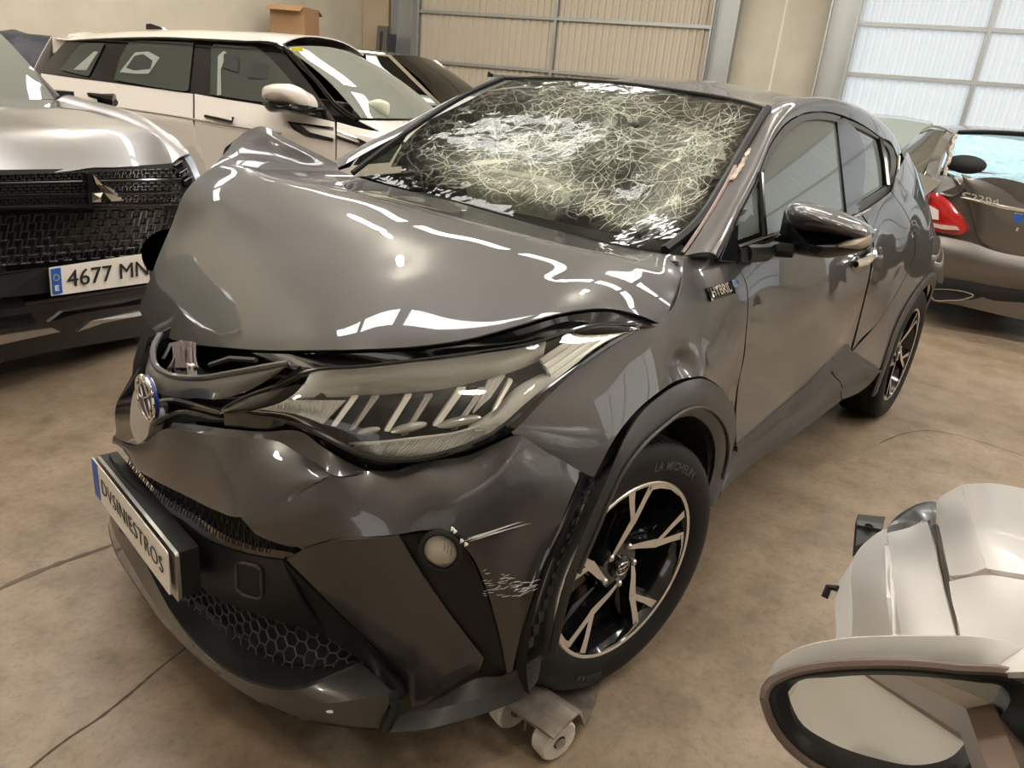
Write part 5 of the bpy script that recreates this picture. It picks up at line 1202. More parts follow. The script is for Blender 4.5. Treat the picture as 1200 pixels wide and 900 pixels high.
fr_c = [mirr(hedge[0]), mirr(fl_r[2]), mirr(fl_r[1])]+[np.array([fl_r[0][0], 0, fl_r[0][2]])]+[fl_r[1], fl_r[2], hedge[0]]
re_c = [mirr(hedge[-1]), np.array([hedge[-1][0]+.08, -.35, 1.16]), np.array([hedge[-1][0]+.11, 0, 1.165]), np.array([hedge[-1][0]+.08, .35, 1.16]), hedge[-1]]
mh = coons(fr_c, re_c, [mirr(q) for q in hedge], hedge, 44, 28)
mh[..., 2] += .028*np.sin(PI*np.linspace(0, 1, 28))[:, None]*np.sin(PI*np.linspace(0, 1, 44))[None]**.6
loc_panel('bonnet', mh, SILVER, MT, .005, (-.6, 0, .4))
mf = rows_grid([hedge, [(a_+b_)/2+np.array([0, .01, .012]) for a_, b_ in zip(hedge, oedge)], oedge], 40, 8)
loc_panel('front_wing', mf, SILVER, MT, .005, (-.6, 0, .4), mirror=True)
MZ = lambda u, v: FM.side(u, v, .775)
wl2 = mf[-1][::4]; loc_panel('front_wing', rows_grid([wl2, [q+np.array([0, .03, -.12]) for q in wl2], [q+np.array([0, .02, -.45]) for q in wl2], [q+np.array([0, -.02, -.72]) for q in wl2]], 24, 16), SILVER, MT, .005, (-1.2, 0, .6), True)
hull(MT, [(-4.3, .6, .4, 1.0), (-3.9, .82, .28, 1.05), (-1.2, .84, .26, 1.0), (-.3, .80, .26, .90), (-.10, .70, .28, .88)], VOID)
loc_panel('body_side', np.array([[np.array([x, .88-.03*max(0, -x-3.4)**2*2-.06*(z > 1.0), z]) for z in (.3, .55, .8, 1.0, 1.08)] for x in np.linspace(-4.25, -1.15, 14)]), SILVER, MT, .005, (-2.5, 0, .6), True)
# glasshouse
A0, A1 = FM.side(67, 115, .72), FM.side(2, 48, .62); tz = 1.62; top_ = A0+(A1-A0)*((tz-A0[2])/(A1[2]-A0[2]))
w0 = [np.array([A0[0]+.10*(1-s*s), -A0[1]*s, A0[2]-.005]) for s in np.linspace(-1, 1, 9)]; w1 = [np.array([top_[0]+.05*(1-s*s), -top_[1]*s, tz+.03*(1-s*s)]) for s in np.linspace(-1, 1, 9)]
loc_panel('windscreen', rows_grid([w0, [(a+b)/2+np.array([.02, 0, .025]) for a, b in zip(w0, w1)], w1], 20, 14), glass_mat('silver_windscreen', (.45, .50, .45), 2.2, paint_haze=.35), MT, .004, (-2.5, 0, .8))
for s in (1, -1):
    mb = MB(); mb.tube([np.array([A0[0], s*A0[1], A0[2]]), np.array([top_[0], s*top_[1], tz])], .022, 8); mb.build('pillar', mat('pillar_grey', (.16, .15, .15), .3, .5), MT)
loc_panel('roof', rows_grid([w1, [np.array([-3.0, -.54*s, 1.64+.03*(1-s*s)]) for s in np.linspace(-1, 1, 9)], [np.array([-4.0, -.56*s, 1.5+.03*(1-s*s)]) for s in np.linspace(-1, 1, 9)]], 16, 14), SILVER, MT, .01, (-2.6, 0, 1.))
for s in (1, -1): loc_panel('side_glass', rows_grid([[np.array([A0[0]-.1, s*.84, 1.08]), np.array([-2.6, s*.85, 1.10]), np.array([-4.2, s*.76, 1.12])], [np.array([top_[0], s*.50, 1.60]), np.array([-2.8, s*.55, 1.63]), np.array([-4.0, s*.57, 1.5])]], 14, 6), TINT, MT, .006, (-2.5, 0, 1.1))
loc_panel('rear_panel', rows_grid([[np.array([-4.0, -.56*s, 1.5]) for s in np.linspace(-1, 1, 5)], [np.array([-4.3, -.7*s, 1.0]) for s in np.linspace(-1, 1, 5)], [np.array([-4.3, -.7*s, .35]) for s in np.linspace(-1, 1, 5)]], 10, 12), SILVER, MT, .006, (-2, 0, .8))
cl = FM.side(70, 112, .76); mb = MB(); mb.box(cl+np.array([-.02, .02, .0]), (.10, .10, .05)); mb.build('cowl_end', BLACK, MT)
# door mirror folded, seen above the wing
mb = MB(); q0 = FM.side(104, 111, .90); q1_ = FM.side(134, 117, .96); mb.tube([q0, (q0+q1_)/2, q1_], [.012, .02, .035], 8); mb.build('mirror_stalk', BLACKP, MT)
mb = dome([FM.side(u, v, .98) for u, v in spline([(123, 122), (122, 114), (130, 111), (135, 115), (138, 123), (130, 126), (123, 122)], 20)[:-1]], (.0, .04, .0), .05); mb.build('door_mirror', BLACKP, MT)
def mface(name, pts, M, th=.02, parent=MT, d=0., smooth=False):
    o = [mf_(u, v, d) for u, v in pts]; mb = MB(); mb.prism(o, np.array([-th, 0, 0])); return mb.build(name, M, parent, smooth)
def mgrid(name, c0, c1, M, d0, d1, nu=24, nv=6, parent=MT):
    A, B = poly(c0, nu), poly(c1, nu); G_ = np.array([[mf_(*(A[i]*(1-s)+B[i]*s), d0*(1-s)+d1*s) for i in range(nu)] for s in np.linspace(0, 1, nv)]); return loc_panel(name, G_, M, parent, .01, (-2, 0, .6))
face = mgrid('grille_surround', [(-150, 455), (0, 425), (70, 410), (160, 395), (215, 385)], [(-150, 200), (0, 200), (100, 199), (203, 193), (226, 200)], BLACKP, -.09, -.05, 30, 10)
mgrid('bonnet_gap', [(-150, 205), (0, 205), (100, 203), (203, 197)], [(-150, 199), (0, 199), (100, 197.5), (202, 191.5)], VOID, -.02, -.03, 20, 3)
HEXM = mat('grille_black', (.012, .012, .013), .22)
def honey(name, u0, u1, va, vb, nx, ny, r, d):
    """raised honeycomb: cell walls as short bars on the face"""
    mb = MB()
    for j in range(ny+1):
        for i in range(nx):
            s0, s1 = (i+.5*(j % 2))/nx, (i+.5*(j % 2)+.62)/nx; t = j/ny
            def pt(s, t_): u = u0+(u1-u0)*s; return mf_(u, va(u)*(1-t_)+vb(u)*t_, d)
            mb.tube([pt(s0, t), pt(s1, t)], r, 4, caps=False)
            if j < ny: mb.tube([pt(s1, t), pt(s1-.12/nx+.0, t+1/ny)], r*.9, 4, caps=False); mb.tube([pt(s0, t), pt(s0-.0+.12/nx-.24/nx, t+1/ny)], r*.9, 4, caps=False)
    o = mb.build(name, HEXM, face, fix=False); o['kind'] = 'stuff'
lin = lambda a, b: (lambda u: a+(b-a)*u/200.)
for va, vb in ((lin(205, 198), lin(212, 207)), (lin(219, 214), lin(226, 222)), (lin(233, 229), lin(240, 236))):
    mgrid('grille_slat', [(-90, vb(-90)+5), (60, vb(60)+5), (212, vb(212)+4)], [(-90, va(-90)), (60, va(60)), (210, va(210))], HEXM, -.035, -.03, 20, 3, face)
    mb = MB(); mb.tube([mf_(u, vb(u)+4, .0) for u in np.linspace(-90, 212, 24)], .008, 6); mb.build('slat_edge', BLACKP, face)
    honey('slat_mesh', -90, 210, va, vb, 34, 2, .0022, -.02)
honey('lower_mesh', -90, 205, lin(254, 246), lin(311, 296), 18, 6, .004, -.04)
mgrid('bumper_bar', [(-150, 352), (0, 330), (60, 322), (120, 312), (200, 300)], [(-150, 338), (0, 319), (60, 313), (120, 304), (200, 293)], BLACKP, -.01, -.015, 20, 4)
mface('plate_recess', [(-120, 365), (0, 349), (58, 343), (57, 314), (0, 321), (-120, 340)], BLACK, .02, MT, .0)
pl_ = [(58, 314), (172, 297), (176, 331), (61, 347)]
plo = mface('number_plate', pl_, PLATE, .006, MT, .03)
mface('plate_band', [(60, 315.5), (71, 313.8), (73.5, 343.5), (62.5, 345.5)], BLUE, .004, plo, .034)
e0 = mf_(58, 331, .034); ee = mf_(176, 314, .034)-e0; wl_m = np.linalg.norm(ee); ee /= wl_m; eu = mf_(116, 306, .034)-mf_(118, 339, .034); eu -= ee*(eu @ ee); hh = np.linalg.norm(eu); eu /= hh; en = np.cross(ee, eu)
def ptext(txt, size, x0, x1, yo, M, name, parent, bold=.0, yscale=1.):
    me = text_mesh(txt, size, .001, bold); xs = [v.co.x for v in me.vertices]; w = max(xs)-min(xs); xm = min(xs)
    place_text(me, lambda x, y, z: e0+ee*(x0+(x-xm)*(x1-x0)/w)+eu*(y*yscale+yo)+en*(.003+z)); return obj(name, me, M, parent, False)
ptext('4677 MN', .092, .085, wl_m-.015, .0, PLATEK, 'plate_lettering', plo, .0, 1.15)
ptext('E', .032, .022, .042, -.030, PLATE, 'plate_country', plo, .001)
mb = MB()
for k in range(12):
    a = 2*PI*k/12; c_ = e0+ee*(.031+.013*math.cos(a))+eu*(.018+.013*math.sin(a))+en*.004; mb.lathe([(0, .001), (.0022, .001), (.0022, 0)], 6, c_, en)
mb.build('plate_stars', mat('star_yellow', (.8, .65, .1), .5), plo)
for pts in ([(-120, 420), (0, 393), (61, 384), (71, 389), (60, 391), (0, 404), (-120, 434)], [(91, 389), (107, 376), (162, 364), (200, 357), (200, 364), (160, 371), (120, 379)]):
    mface('chrome_strip', pts, STEEL, .02, MT, .02)
mgrid('lower_vent', [(-150, 395), (0, 372), (80, 360), (200, 340)], [(-150, 385), (0, 364), (80, 352), (200, 332)], HEXM, .0, .0, 20, 3)
# emblem of three lozenges on a dark block
mface('emblem_block', [(103, 204), (111, 203), (112, 236), (104, 238)], BLACKP, .02, MT, .015)
for pts in ([(109, 204), (121, 217), (121, 226), (113, 216)], [(108, 226), (121, 225), (119, 237), (108, 237)], [(122, 217), (134, 223), (145, 235), (131, 236), (122, 226)]):
    o = [mf_(u, v, .02) for u, v in pts]; mb = MB(); c_ = np.mean(o, 0)+np.array([.018, 0, 0]); n_ = len(o); mb.add(o+[c_], [(i, (i+1) % n_, n_) for i in range(n_)]); mb.build('emblem_lozenge', CHROME, MT, False)
# headlamp and the stepped daytime lamps
mb = dome([FM.side(u, v, .80-.0022*max(0, u-200)) for u, v in spline([(204, 190), (198, 174), (192, 153), (204, 161), (214, 171), (222, 182), (232, 200), (236, 216), (226, 212), (214, 196), (204, 190)], 36)[:-1]], (.02, .02, .01), .03); mb.build('headlamp', mat('lamp_blue', (.52, .60, .72), .15, .35, 1.), MT)
for k in range(3):
    u, v = 206+k*5.5, 194+k*9; mface('daytime_lamp', [(u-2, v), (u+7, v-6), (u+9, v+1), (u, v+7)], BLACKP, .02, MT, -.02)
    o = [mf_(a, b, -.017) for a, b in ((u-1, v+.5), (u+7.5, v-5), (u+8.5, v-.5))]; mb = MB(); mb.tube(o, .004, 6); mb.build('lamp_edge', CHROME, MT)
cr_ = np.array([[mf_(u, v, -.10-.25*s) for u, v in ((214, 172), (226, 190), (232, 215), (230, 260), (226, 330), (215, 385))] for s in np.linspace(0, 1, 4)]); cr_[..., 1] += np.linspace(0, .10, 4)[:, None]
loc_panel('bumper_corner', cr_, SILVER, MT, .005, (-1.5, 0, .6), True)
wheels(MT, -2.65, .76, .35); 
for o in [c for c in MT.children if c.name.startswith('wheel_tyre')]: o.location.x = -.85

# ---------------------------------------------------------------- brown-grey saloon seen from behind on the right
FS = Fr(-5.0, 1.25, 201.)
SA = FS.thing('saloon_car', 'brown grey saloon with broken rear window, seen from behind', 'car')
def sf(u, v, d=0.):                               # on the bowed tail
    q = FS.front(u, v, d); y = q[1]
    for _ in range(8): q = FS.front(u, v, d+.16*y*y); y = q[1]
    return q
def sgrid(name, c0, c1, M, d0=0., d1=0., nu=20, nv=8, bulge=0., parent=SA, th=.005, fn=spline):
    A, B = fn(c0, nu), fn(c1, nu); G_ = np.array([[sf(*(A[i]*(1-s)+B[i]*s), d0*(1-s)+d1*s-bulge*math.sin(PI*s)) for i in range(nu)] for s in np.linspace(0, 1, nv)]); return loc_panel(name, G_, M, parent, th, (1.5, 0, .6))
hull(SA, [(.14, .6, .30, .95), (.4, .80, .24, .98), (1.6, .84, .22, .95), (3.4, .84, .22, .90), (4.2, .78, .26, .80), (4.6, .5, .34, .65)], VOID)
sgrid('boot_lid', [(1127, 205), (1133, 226), (1140, 252), (1150, 282), (1165, 292), (1200, 300), (1262, 305)], [(1127, 204), (1140, 208), (1155, 213), (1175, 222), (1200, 240), (1230, 243), (1262, 246)], BROWN, .0, .0, 24, 10, .02)
sgrid('rear_panel', [(1085, 330), (1140, 336), (1270, 346)], [(1086, 228), (1112, 222), (1128, 214), (1270, 246)], BROWN, .035, .035, 24, 10, .0)
# boot top surface from window to trailing edge
b0_ = [sf(u, v) for u, v in ((1126, 216), (1150, 232), (1175, 238), (1200, 242), (1262, 250))]; b1_ = [FS.top(u, v, z) for u, v, z in ((1093, 197, 1.06), (1112, 200, 1.06), (1150, 203, 1.06), (1200, 203, 1.06), (1290, 206, 1.06))]
loc_panel('boot_top', rows_grid([b0_, [(a+b)/2+np.array([0, 0, .03]) for a, b in zip(b0_, b1_)], b1_], 26, 14), BROWN, SA, .005, (1.5, 0, .3))
sgrid('bumper', [(1088, 322), (1105, 325), (1140, 331), (1200, 340), (1270, 346)], [(1086, 264), (1090, 272), (1110, 278), (1140, 285), (1165, 294), (1200, 301), (1270, 307)], BROWN, .02, .0, 24, 10, .05)
sgrid('bumper_trim', [(1090, 344), (1140, 350), (1200, 356), (1270, 362)], [(1088, 322), (1140, 331), (1200, 340), (1270, 346)], BLACK, .02, .02, 20, 4, .01)
sgrid('bumper_skirt', [(1095, 353), (1120, 357), (1150, 364), (1200, 375), (1270, 384)], [(1090, 345), (1140, 351), (1160, 346), (1200, 350), (1270, 356)], BROWN, .03, .015, 20, 5)
eo = [(1092, 339), (1115, 339.5), (1134, 343), (1141, 346), (1132, 350), (1112, 352), (1093, 350)]
mb = dome([sf(u, v, -.012) for u, v in spline(eo+[eo[0]], 29)[:-1]], (.03, 0, 0), .004, rings=3); mb.build('exhaust_opening', VOID, SA)
mb = MB(); q = [sf(u, v, -.018) for u, v in spline(eo+[eo[0]], 40)]; mb.tube(q, .006, 6, caps=False); mb.build('exhaust_trim', CHROME, SA)
mb = MB(); mb.tube([sf(u, v, -.012) for u, v in ((1126, 231), (1150, 236), (1175, 243), (1200, 247), (1262, 252))], [.006, .012, .014, .014, .012], 8); mb.build('boot_strip', CHROME, SA)
to = [(1087, 228), (1096, 226), (1106, 231), (1118, 243), (1128, 258), (1132, 270), (1128, 274), (1110, 274), (1095, 270), (1086, 262), (1085, 245)]
def sgl(u, v): return sf(u, v, -.010)
mb = dome([sgl(u, v) for u, v in spline(to+[to[0]], 45)[:-1]], (-.025, .015, 0), .06, rings=6); tail = mb.build('tail_lamp', RED, SA)
for pts, M in (([(1087, 246), (1092, 241), (1102, 247), (1102, 258), (1086, 256)], mat('reverse_lamp', (.75, .70, .68), .2, 0., .6)), ([(1086, 259), (1105, 264), (1124, 266), (1127, 270), (1108, 269), (1087, 264)], mat('lamp_pale', (.62, .45, .40), .25, 0., .6))):
    o = [sf(u, v, -.048)+np.array([0, .012, 0]) for u, v in pts]; mb = MB(); mb.prism(o, np.array([.03, 0, 0])); mb.build('lamp_cell', M, tail, False)
pt_ = [sf(u, v, -.004) for u, v in ((1168, 246), (1200, 252), (1262, 258), (1262, 300), (1200, 289), (1182, 278), (1175, 265))]; mb = MB(); mb.prism(pt_, np.array([.03, 0, 0])); mb.build('plate_recess', mat('recess_grey', (.20, .195, .18), .4), SA, False)
pp = [sf(u, v, -.014) for u, v in ((1189, 249), (1268, 262), (1266, 288), (1187, 274))]; mb = MB(); mb.prism(pp, np.array([.006, 0, 0])); sp2 = mb.build('number_plate', PLATE, SA, False)
pp = [sf(u, v, -.018) for u, v in ((1189, 250), (1198.5, 251.5), (1197, 275.5), (1187, 273.5))]; mb = MB(); mb.prism(pp, np.array([.003, 0, 0])); mb.build('plate_band', BLUE, sp2, False)
a0_ = sf(1128, 226, -.008); a1_ = sf(1170, 236, -.008); ex = a1_-a0_; wd = np.linalg.norm(ex); ex /= wd; ezz = np.array([0, 0, 1.])-ex*ex[2]; ezz /= np.linalg.norm(ezz); exn = np.cross(ex, ezz)
exn = exn if exn[0] < 0 else -exn
me = text_mesh('C220d', .045, .002, .0004, 1.1); xs = [v.co.x for v in me.vertices]; w = max(xs)-min(xs); xm = min(xs)
place_text(me, lambda x, y, z: sf(1128+42*(x-xm)/w-y*20, 228+9*(x-xm)/w-y*190, -.05-z)); obj('boot_lettering', me, mat('bright_letters', (.80, .77, .72), .25, .4), SA, False)
me = text_mesh('E', .03, .001, .001); place_text(me, lambda x, y, z: sf(1192, 269, -.022)+ex*x+ezz*y+exn*z); obj('plate_country', me, PLATE, sp2, False)
# rear wing, C pillar, roof, window opening
sy = lambda x, z: .885-.55*max(0, z-.98)-.12*max(0, z-.75)*0-.05*max(0, .35-x)**2*4
SS = FS.sidef(sy, 1)
qw = 0
#[(1087, 264), (1086, 246), (1088, 228), (1098, 225)], [(1050, 215), (1055, 205), (1066, 197), (1090, 196)], [(1087, 264), (1065, 235), (1050, 215)], [(1098, 225), (1094, 210), (1090, 196)], 16, 14)]])
qr = rows_grid([[sf(u, v) for u, v in ((1086, 236), (1092, 226), (1104, 228), (1116, 230), (1128, 222))], [np.array([.28, .84, .99]), np.array([.30, .80, 1.02]), np.array([.34, .74, 1.04]), np.array([.36, .68, 1.05]), np.array([.34, .60, 1.05])], [np.array([.62, .84, 1.01]), np.array([.64, .80, 1.05]), np.array([.66, .75, 1.07]), np.array([.68, .71, 1.08]), np.array([.70, .66, 1.08])]], 20, 16)
loc_panel('rear_wing', qr, BROWN, SA, .005, (1.5, 0, .3))
sd = np.array([[np.array([x, .88-.05*max(0, .3-x)**2*4+(.0), z]) for z in (.3, .5, .7, .85, .97)] for x in np.linspace(.08, 4.3, 16)]); loc_panel('body_side', sd, BROWN, SA, .005, (2, 0, .6), True)
sh = np.array([[np.array([x, .885-(z-.96)*.75, z]) for z in (.955, 1.0, 1.06)] for x in np.linspace(.12, 3.4, 14)]); loc_panel('shoulder', sh, BROWN, SA, .005, (2, 0, .6), True)
rtop = [(x, z) for x, z in ((.72, 1.07), (1.05, 1.24), (1.42, 1.40), (1.9, 1.45), (2.5, 1.45), (3.0, 1.36))]
cpil = rows_grid([[np.array([.30, .80, 1.0]), np.array([.55, .77, 1.06]), np.array([.95, .70, 1.25]), np.array([1.42, .56, 1.41])],
                  [np.array([.75, .80, 1.04]), np.array([1.0, .78, 1.10]), np.array([1.30, .70, 1.28]), np.array([1.65, .58, 1.42])]], 16, 8)
loc_panel('roof_pillar', cpil, BROWN, SA, .02, (1.5, 0, .9), True)
rfr = [[np.array([x, -.60*s+.0, z+.035*(1-s*s)]) for s in np.linspace(-1, 1, 9)] for x, z in ((1.42, 1.395), (1.9, 1.43), (2.5, 1.425), (2.95, 1.36))]
loc_panel('roof', rows_grid(rfr, 20, 14), BROWN, SA, .02, (2, 0, .9))
mb = MB(); mb.tube([np.array([1.40, .55*s, 1.40+.035*(1-s*s)]) for s in np.linspace(-1, 1, 13)], .018, 6); mb.build('window_seal', BLACK, SA)
mb = MB(); rr = random.Random(4); pts = [np.array([.70+.70*s+rr.uniform(-.01, .01), .70-.13*s+rr.uniform(-.012, .012), 1.07+.32*s]) for s in np.linspace(0, 1, 14)]; mb.tube(pts, [.012+.012*rr.random() for _ in pts], 6); mb.build('torn_seal', TORN, SA)
mb = MB(); mb.tube([np.array([.68, .70*s, 1.065]) for s in np.linspace(-1, 1, 9)], .014, 6); mb.build('window_seal', mat('parcel_edge', (.45, .40, .33), .6), SA)
loc_panel('parcel_shelf', np.array([[np.array([x, y, 1.03]) for y in np.linspace(-.7, .7, 5)] for x in (.75, 1.3)]), SEAT, SA, .02, (1, 0, 0))
for y in (.42, -.42):
    mb = dome([np.array([1.35, y+.15*math.cos(t), 1.15+.075*math.sin(t)]) for t in np.linspace(0, 2*PI, 20, False)], (-.05, 0, 0), .10); mb.build('headrest', SEAT, SA)
fs_ = rows_grid([[np.array([3.6+.08*(1-s*s), -.70*s, 1.02]) for s in np.linspace(-1, 1, 7)], [np.array([2.97, -.58*s, 1.37+.03*(1-s*s)]) for s in np.linspace(-1, 1, 7)]], 16, 8)
def crazed():
    M = bpy.data.materials.new('crazed_windscreen'); M.use_nodes = True; n, l = M.node_tree.nodes, M.node_tree.links; n.clear()
    o = n.new('ShaderNodeOutputMaterial'); t = n.new('ShaderNodeBsdfTransparent'); g = n.new('ShaderNodeBsdfTranslucent'); x = n.new('ShaderNodeMixShader'); v = n.new('ShaderNodeTexNoise'); c = n.new('ShaderNodeTexCoord')
    t.inputs[0].default_value = (.70, .88, .95, 1); g.inputs[0].default_value = (.75, .88, .92, 1); v.inputs['Scale'].default_value = 14; v.inputs['Detail'].default_value = 8
    l.new(c.outputs['Object'], v.inputs['Vector']); l.new(v.outputs['Fac'], x.inputs[0]); l.new(t.outputs[0], x.inputs[1]); l.new(g.outputs[0], x.inputs[2]); l.new(x.outputs[0], o.inputs[0]); return M
wsM = crazed()
loc_panel('windscreen', fs_, wsM, SA, .006, (2, 0, .8))
hb_ = rows_grid([[np.array([3.62+.08*(1-s*s), -.78*s, 1.0]) for s in np.linspace(-1, 1, 7)], [np.array([4.2, -.74*s, .92+.04*(1-s*s)]) for s in np.linspace(-1, 1, 7)], [np.array([4.6, -.55*s, .75]) for s in np.linspace(-1, 1, 7)]], 14, 10); loc_panel('bonnet', hb_, BROWN, SA, .006, (3, 0, .3))
sgp = rows_grid([[np.array([.95, .80, 1.03]), np.array([2.0, .83, 1.01]), np.array([3.3, .80, 1.0])], [np.array([1.62, .60, 1.40]), np.array([2.2, .60, 1.41]), np.array([2.95, .58, 1.36])]], 16, 6); loc_panel('side_glass', sgp, TINT, SA, .006, (2, 0, 1), True)
mb = MB(); mb.tube([sgp[0][0]+np.array([0, .012, 0]), sgp[2][0]+np.array([-.02, .014, 0]), sgp[5][0]+np.array([0, .012, 0]), sgp[5][8]+np.array([0, .012, 0]), sgp[5][15]+np.array([0, .012, 0])], .009, 6); mb.build('window_chrome', CHROME, SA)
for x in (.95, 3.79):
    for s in (1, -1): plain_wheel(SA, x, s*.79, .335)

HAZY = glass_mat('painted_haze_glass', (.35, .40, .38), 1.8, paint_haze=.45, haze_color=(.52, .58, .54))  # haze painted in to lighten the far panes
# ---------------------------------------------------------------- generic parked cars further back
def back_car(fr, name, label, paint, xr, xf, w, zb, roof, hoodz, glass):
    T = fr.thing(name, label, 'car')
    hull(T, [(xr, w*.7, .45, zb-.10), (xr+.2, w*.95, .30, zb-.02), ((xr+xf)/2, w*.97, .26, zb-.03), (xf-.5, w*.95, .28, hoodz-.05), (xf, w*.6, .40, hoodz-.2)], paint, 'body')
    (x0, z0, w0_), (x1, z1, w1_), (x2, z2, w2_), (x3, z3, w3_) = roof     # rear base, rear top, front top, front base
    rr_ = [[np.array([x, -wd_*s, z+.04*(1-s*s)]) for s in np.linspace(-1, 1, 7)] for x, z, wd_ in ((x1, z1, w1_), ((x1+x2)/2, max(z1, z2)+.03, (w1_+w2_)/2), (x2, z2, w2_))]
    loc_panel('roof', rows_grid(rr_, 16, 12), paint, T, .03, ((x0+x3)/2, 0, .8))
    ws = [[np.array([x, -wd_*s, z+c*(1-s*s)]) for s in np.linspace(-1, 1, 7)] for x, z, wd_, c in ((x2+.02, z2, w2_-.02, .04), ((x2+x3)/2+.06, (z2+z3)/2+.03, (w2_+w3_)/2, .03), (x3, z3, w3_, 0))]
    loc_panel('windscreen', rows_grid(ws, 14, 10), glass, T, .006, (x1, 0, .9))
    ws = [[np.array([x, -wd_*s, z+c*(1-s*s)]) for s in np.linspace(-1, 1, 7)] for x, z, wd_, c in ((x1, z1, w1_-.02, .04), (x0, z0, w0_, 0))]
    loc_panel('rear_window', rows_grid(ws, 14, 8), glass, T, .006, (x2, 0, .9))
    for s in (1, -1):
        sg_ = rows_grid([[np.array([x0, s*w0_, z0]), np.array([(x0+x3)/2, s*(w-.04), zb]), np.array([x3, s*w3_, z3])], [np.array([x1, s*w1_, z1]), np.array([(x1+x2)/2, s*(w1_+w2_)/2, max(z1, z2)+.01]), np.array([x2, s*w2_, z2])]], 16, 6)
        loc_panel('side_glass', sg_, glass, T, .006, ((x0+x3)/2, 0, 1.))
        mb = MB(); mb.tube(list(sg_[-1])+[np.array([x3, s*w3_, z3])], .022, 6); mb.build('roof_rail', CHROME if paint is BLACKP else paint, T)
        mb = MB(); mb.tube([sg_[0][8]+np.array([0, .004*s, 0]), sg_[-1][8]+np.array([0, .004*s, 0])], .022, 6); mb.build('door_pillar', BLACKP, T)
    hd = [[np.array([x, -wd_*s, z+c*(1-s*s)]) for s in np.linspace(-1, 1, 7)] for x, z, wd_, c in ((x3, z3, w-.06, .0), ((x3+xf)/2, hoodz+.02, w-.08, .04), (xf-.02, hoodz-.10, w*.75, .02))]
    loc_panel('bonnet', rows_grid(hd, 14, 10), paint, T, .01, (x3, 0, .3))
    for x in (0, -2.68):
        for s in (1, -1): plain_wheel(T, x, s*(w-.10), .34)
    return T
FD = Fr(-6.2, -5.1, 108.)
back_car(FD, 'black_suv', 'black suv with bright roof rails parked beyond the white suv', BLACKP, -3.5, .85, .92, 1.12, [(-3.3, 1.15, .74), (-2.6, 1.62, .60), (-1.15, 1.66, .62), (-.25, 1.08, .76)], 1.0, TINT)
FG = Fr(-9.7, -4.8, 108.)
gc = back_car(FG, 'grey_hatchback', 'light grey hatchback with black roof aerial near the rear wall', SILVER, -3.3, .85, .89, 1.0, [(-3.1, 1.1, .72), (-2.5, 1.58, .58), (-1.1, 1.58, .60), (-.2, 1.02, .74)], .96, HAZY)
mb = MB(); qf = FG.side(577, 90.5, 0.); mb.prism([qf+np.array(k) for k in ((-.10, 0, 0), (.13, 0, 0), (.0, 0, .05), (-.09, 0, .09))], np.array([0, .03, 0])); mb.build('roof_aerial', BLACKP, gc, False)
FT = Fr(-13.3, -2.2, 196.)
back_car(FT, 'teal_saloon', 'pale green saloon parked in front of the daylit door', mat('pale_green_paint', (.42, .50, .47), .35, .5, 1.), -3.4, .9, .88, .98, [(-3.0, 1.05, .7), (-2.3, 1.44, .56), (-1.2, 1.46, .58), (-.3, 1.0, .74)], .94, HAZY)
# ================================================================ white hatchback in the foreground, right
FWc = Fr(.62, 1.56, 203.)
WC = FWc.thing('white_hatchback', 'white hatchback with missing front bumper in the right foreground', 'car')
wz = TPS([(u/100, v/100, z) for u, v, z in ((980, 691, .68), (987, 669, .70), (998, 649, .70), (1015, 631, .70), (1038, 618, .705), (1060, 613, .72), (1087, 612, .78), (1093, 633, .85), (1104, 684, .93), (1119, 744, .98), (1000, 745, .74), (1042, 660, .835), (1046, 742, .90), (1096, 593, .79), (1124, 573, .79), (1160, 573, .83), (1200, 580, .85), (1138, 627, .94), (1151, 676, .985), (1200, 686, 1.01), (1240, 600, .90), (1240, 690, 1.03), (1170, 744, 1.02), (1000, 800, .76), (1050, 800, .92), (1120, 800, 1.0))], 1e-3)
WZ = lambda u, v: FWc.top(u, v, wz(u/100, v/100))
def wpan(name, c0, c1, d0, d1, M, nu=24, nv=16, dz=0., bulge=0.):
    G_ = np.array([[WZ(u, v) for u, v in row] for row in coons(c0, c1, d0, d1, nu, nv)]); G_[..., 2] += dz
    return loc_panel(name, G_, M, WC, .005, (-.6, -.7, .3))
wpan('front_wing', [(997, 800), (998, 746), (999, 710), (996, 680), (1000, 655), (1016, 634), (1038, 620)], [(1055, 800), (1046, 742), (1044, 700), (1042, 660), (1040.5, 640), (1039, 627), (1039, 620)], [(997, 800), (1025, 800), (1055, 800)], [(1038, 620), (1039, 620)], WHITE2, 30, 14)
wpan('front_wing', [(1066, 800), (1056, 742), (1050, 700), (1045, 660), (1042, 640), (1039.5, 627), (1039, 620)], [(1124, 800), (1119, 744), (1111, 712), (1104, 684), (1097, 655), (1093, 633), (1087, 612)], [(1066, 800), (1090, 800), (1124, 800)], [(1039, 620), (1060, 613), (1087, 612)], WHITE2, 30, 16)
G_ = np.array([[WZ(u, v) for u, v in r] for r in ([(1055, 800), (1046, 742), (1044, 700), (1042, 660), (1040.5, 640), (1039, 627), (1039, 620)], [(1060, 800), (1051, 742), (1047, 700), (1043.5, 660), (1041, 640), (1039.3, 627), (1039, 620)], [(1066, 800), (1056, 742), (1050, 700), (1045, 660), (1042, 640), (1039.5, 627), (1039, 620)])]); G_[1, :5, 2] -= .008
loc_panel('wing_crease', G_, WHITE2, WC, .005, (-.6, -.7, .3))
al_ = [WZ(u, v) for u, v in ((997, 800), (998, 746), (999, 710), (996, 680), (1000, 655), (1016, 634), (1038, 620), (1060, 613), (1087, 612))]
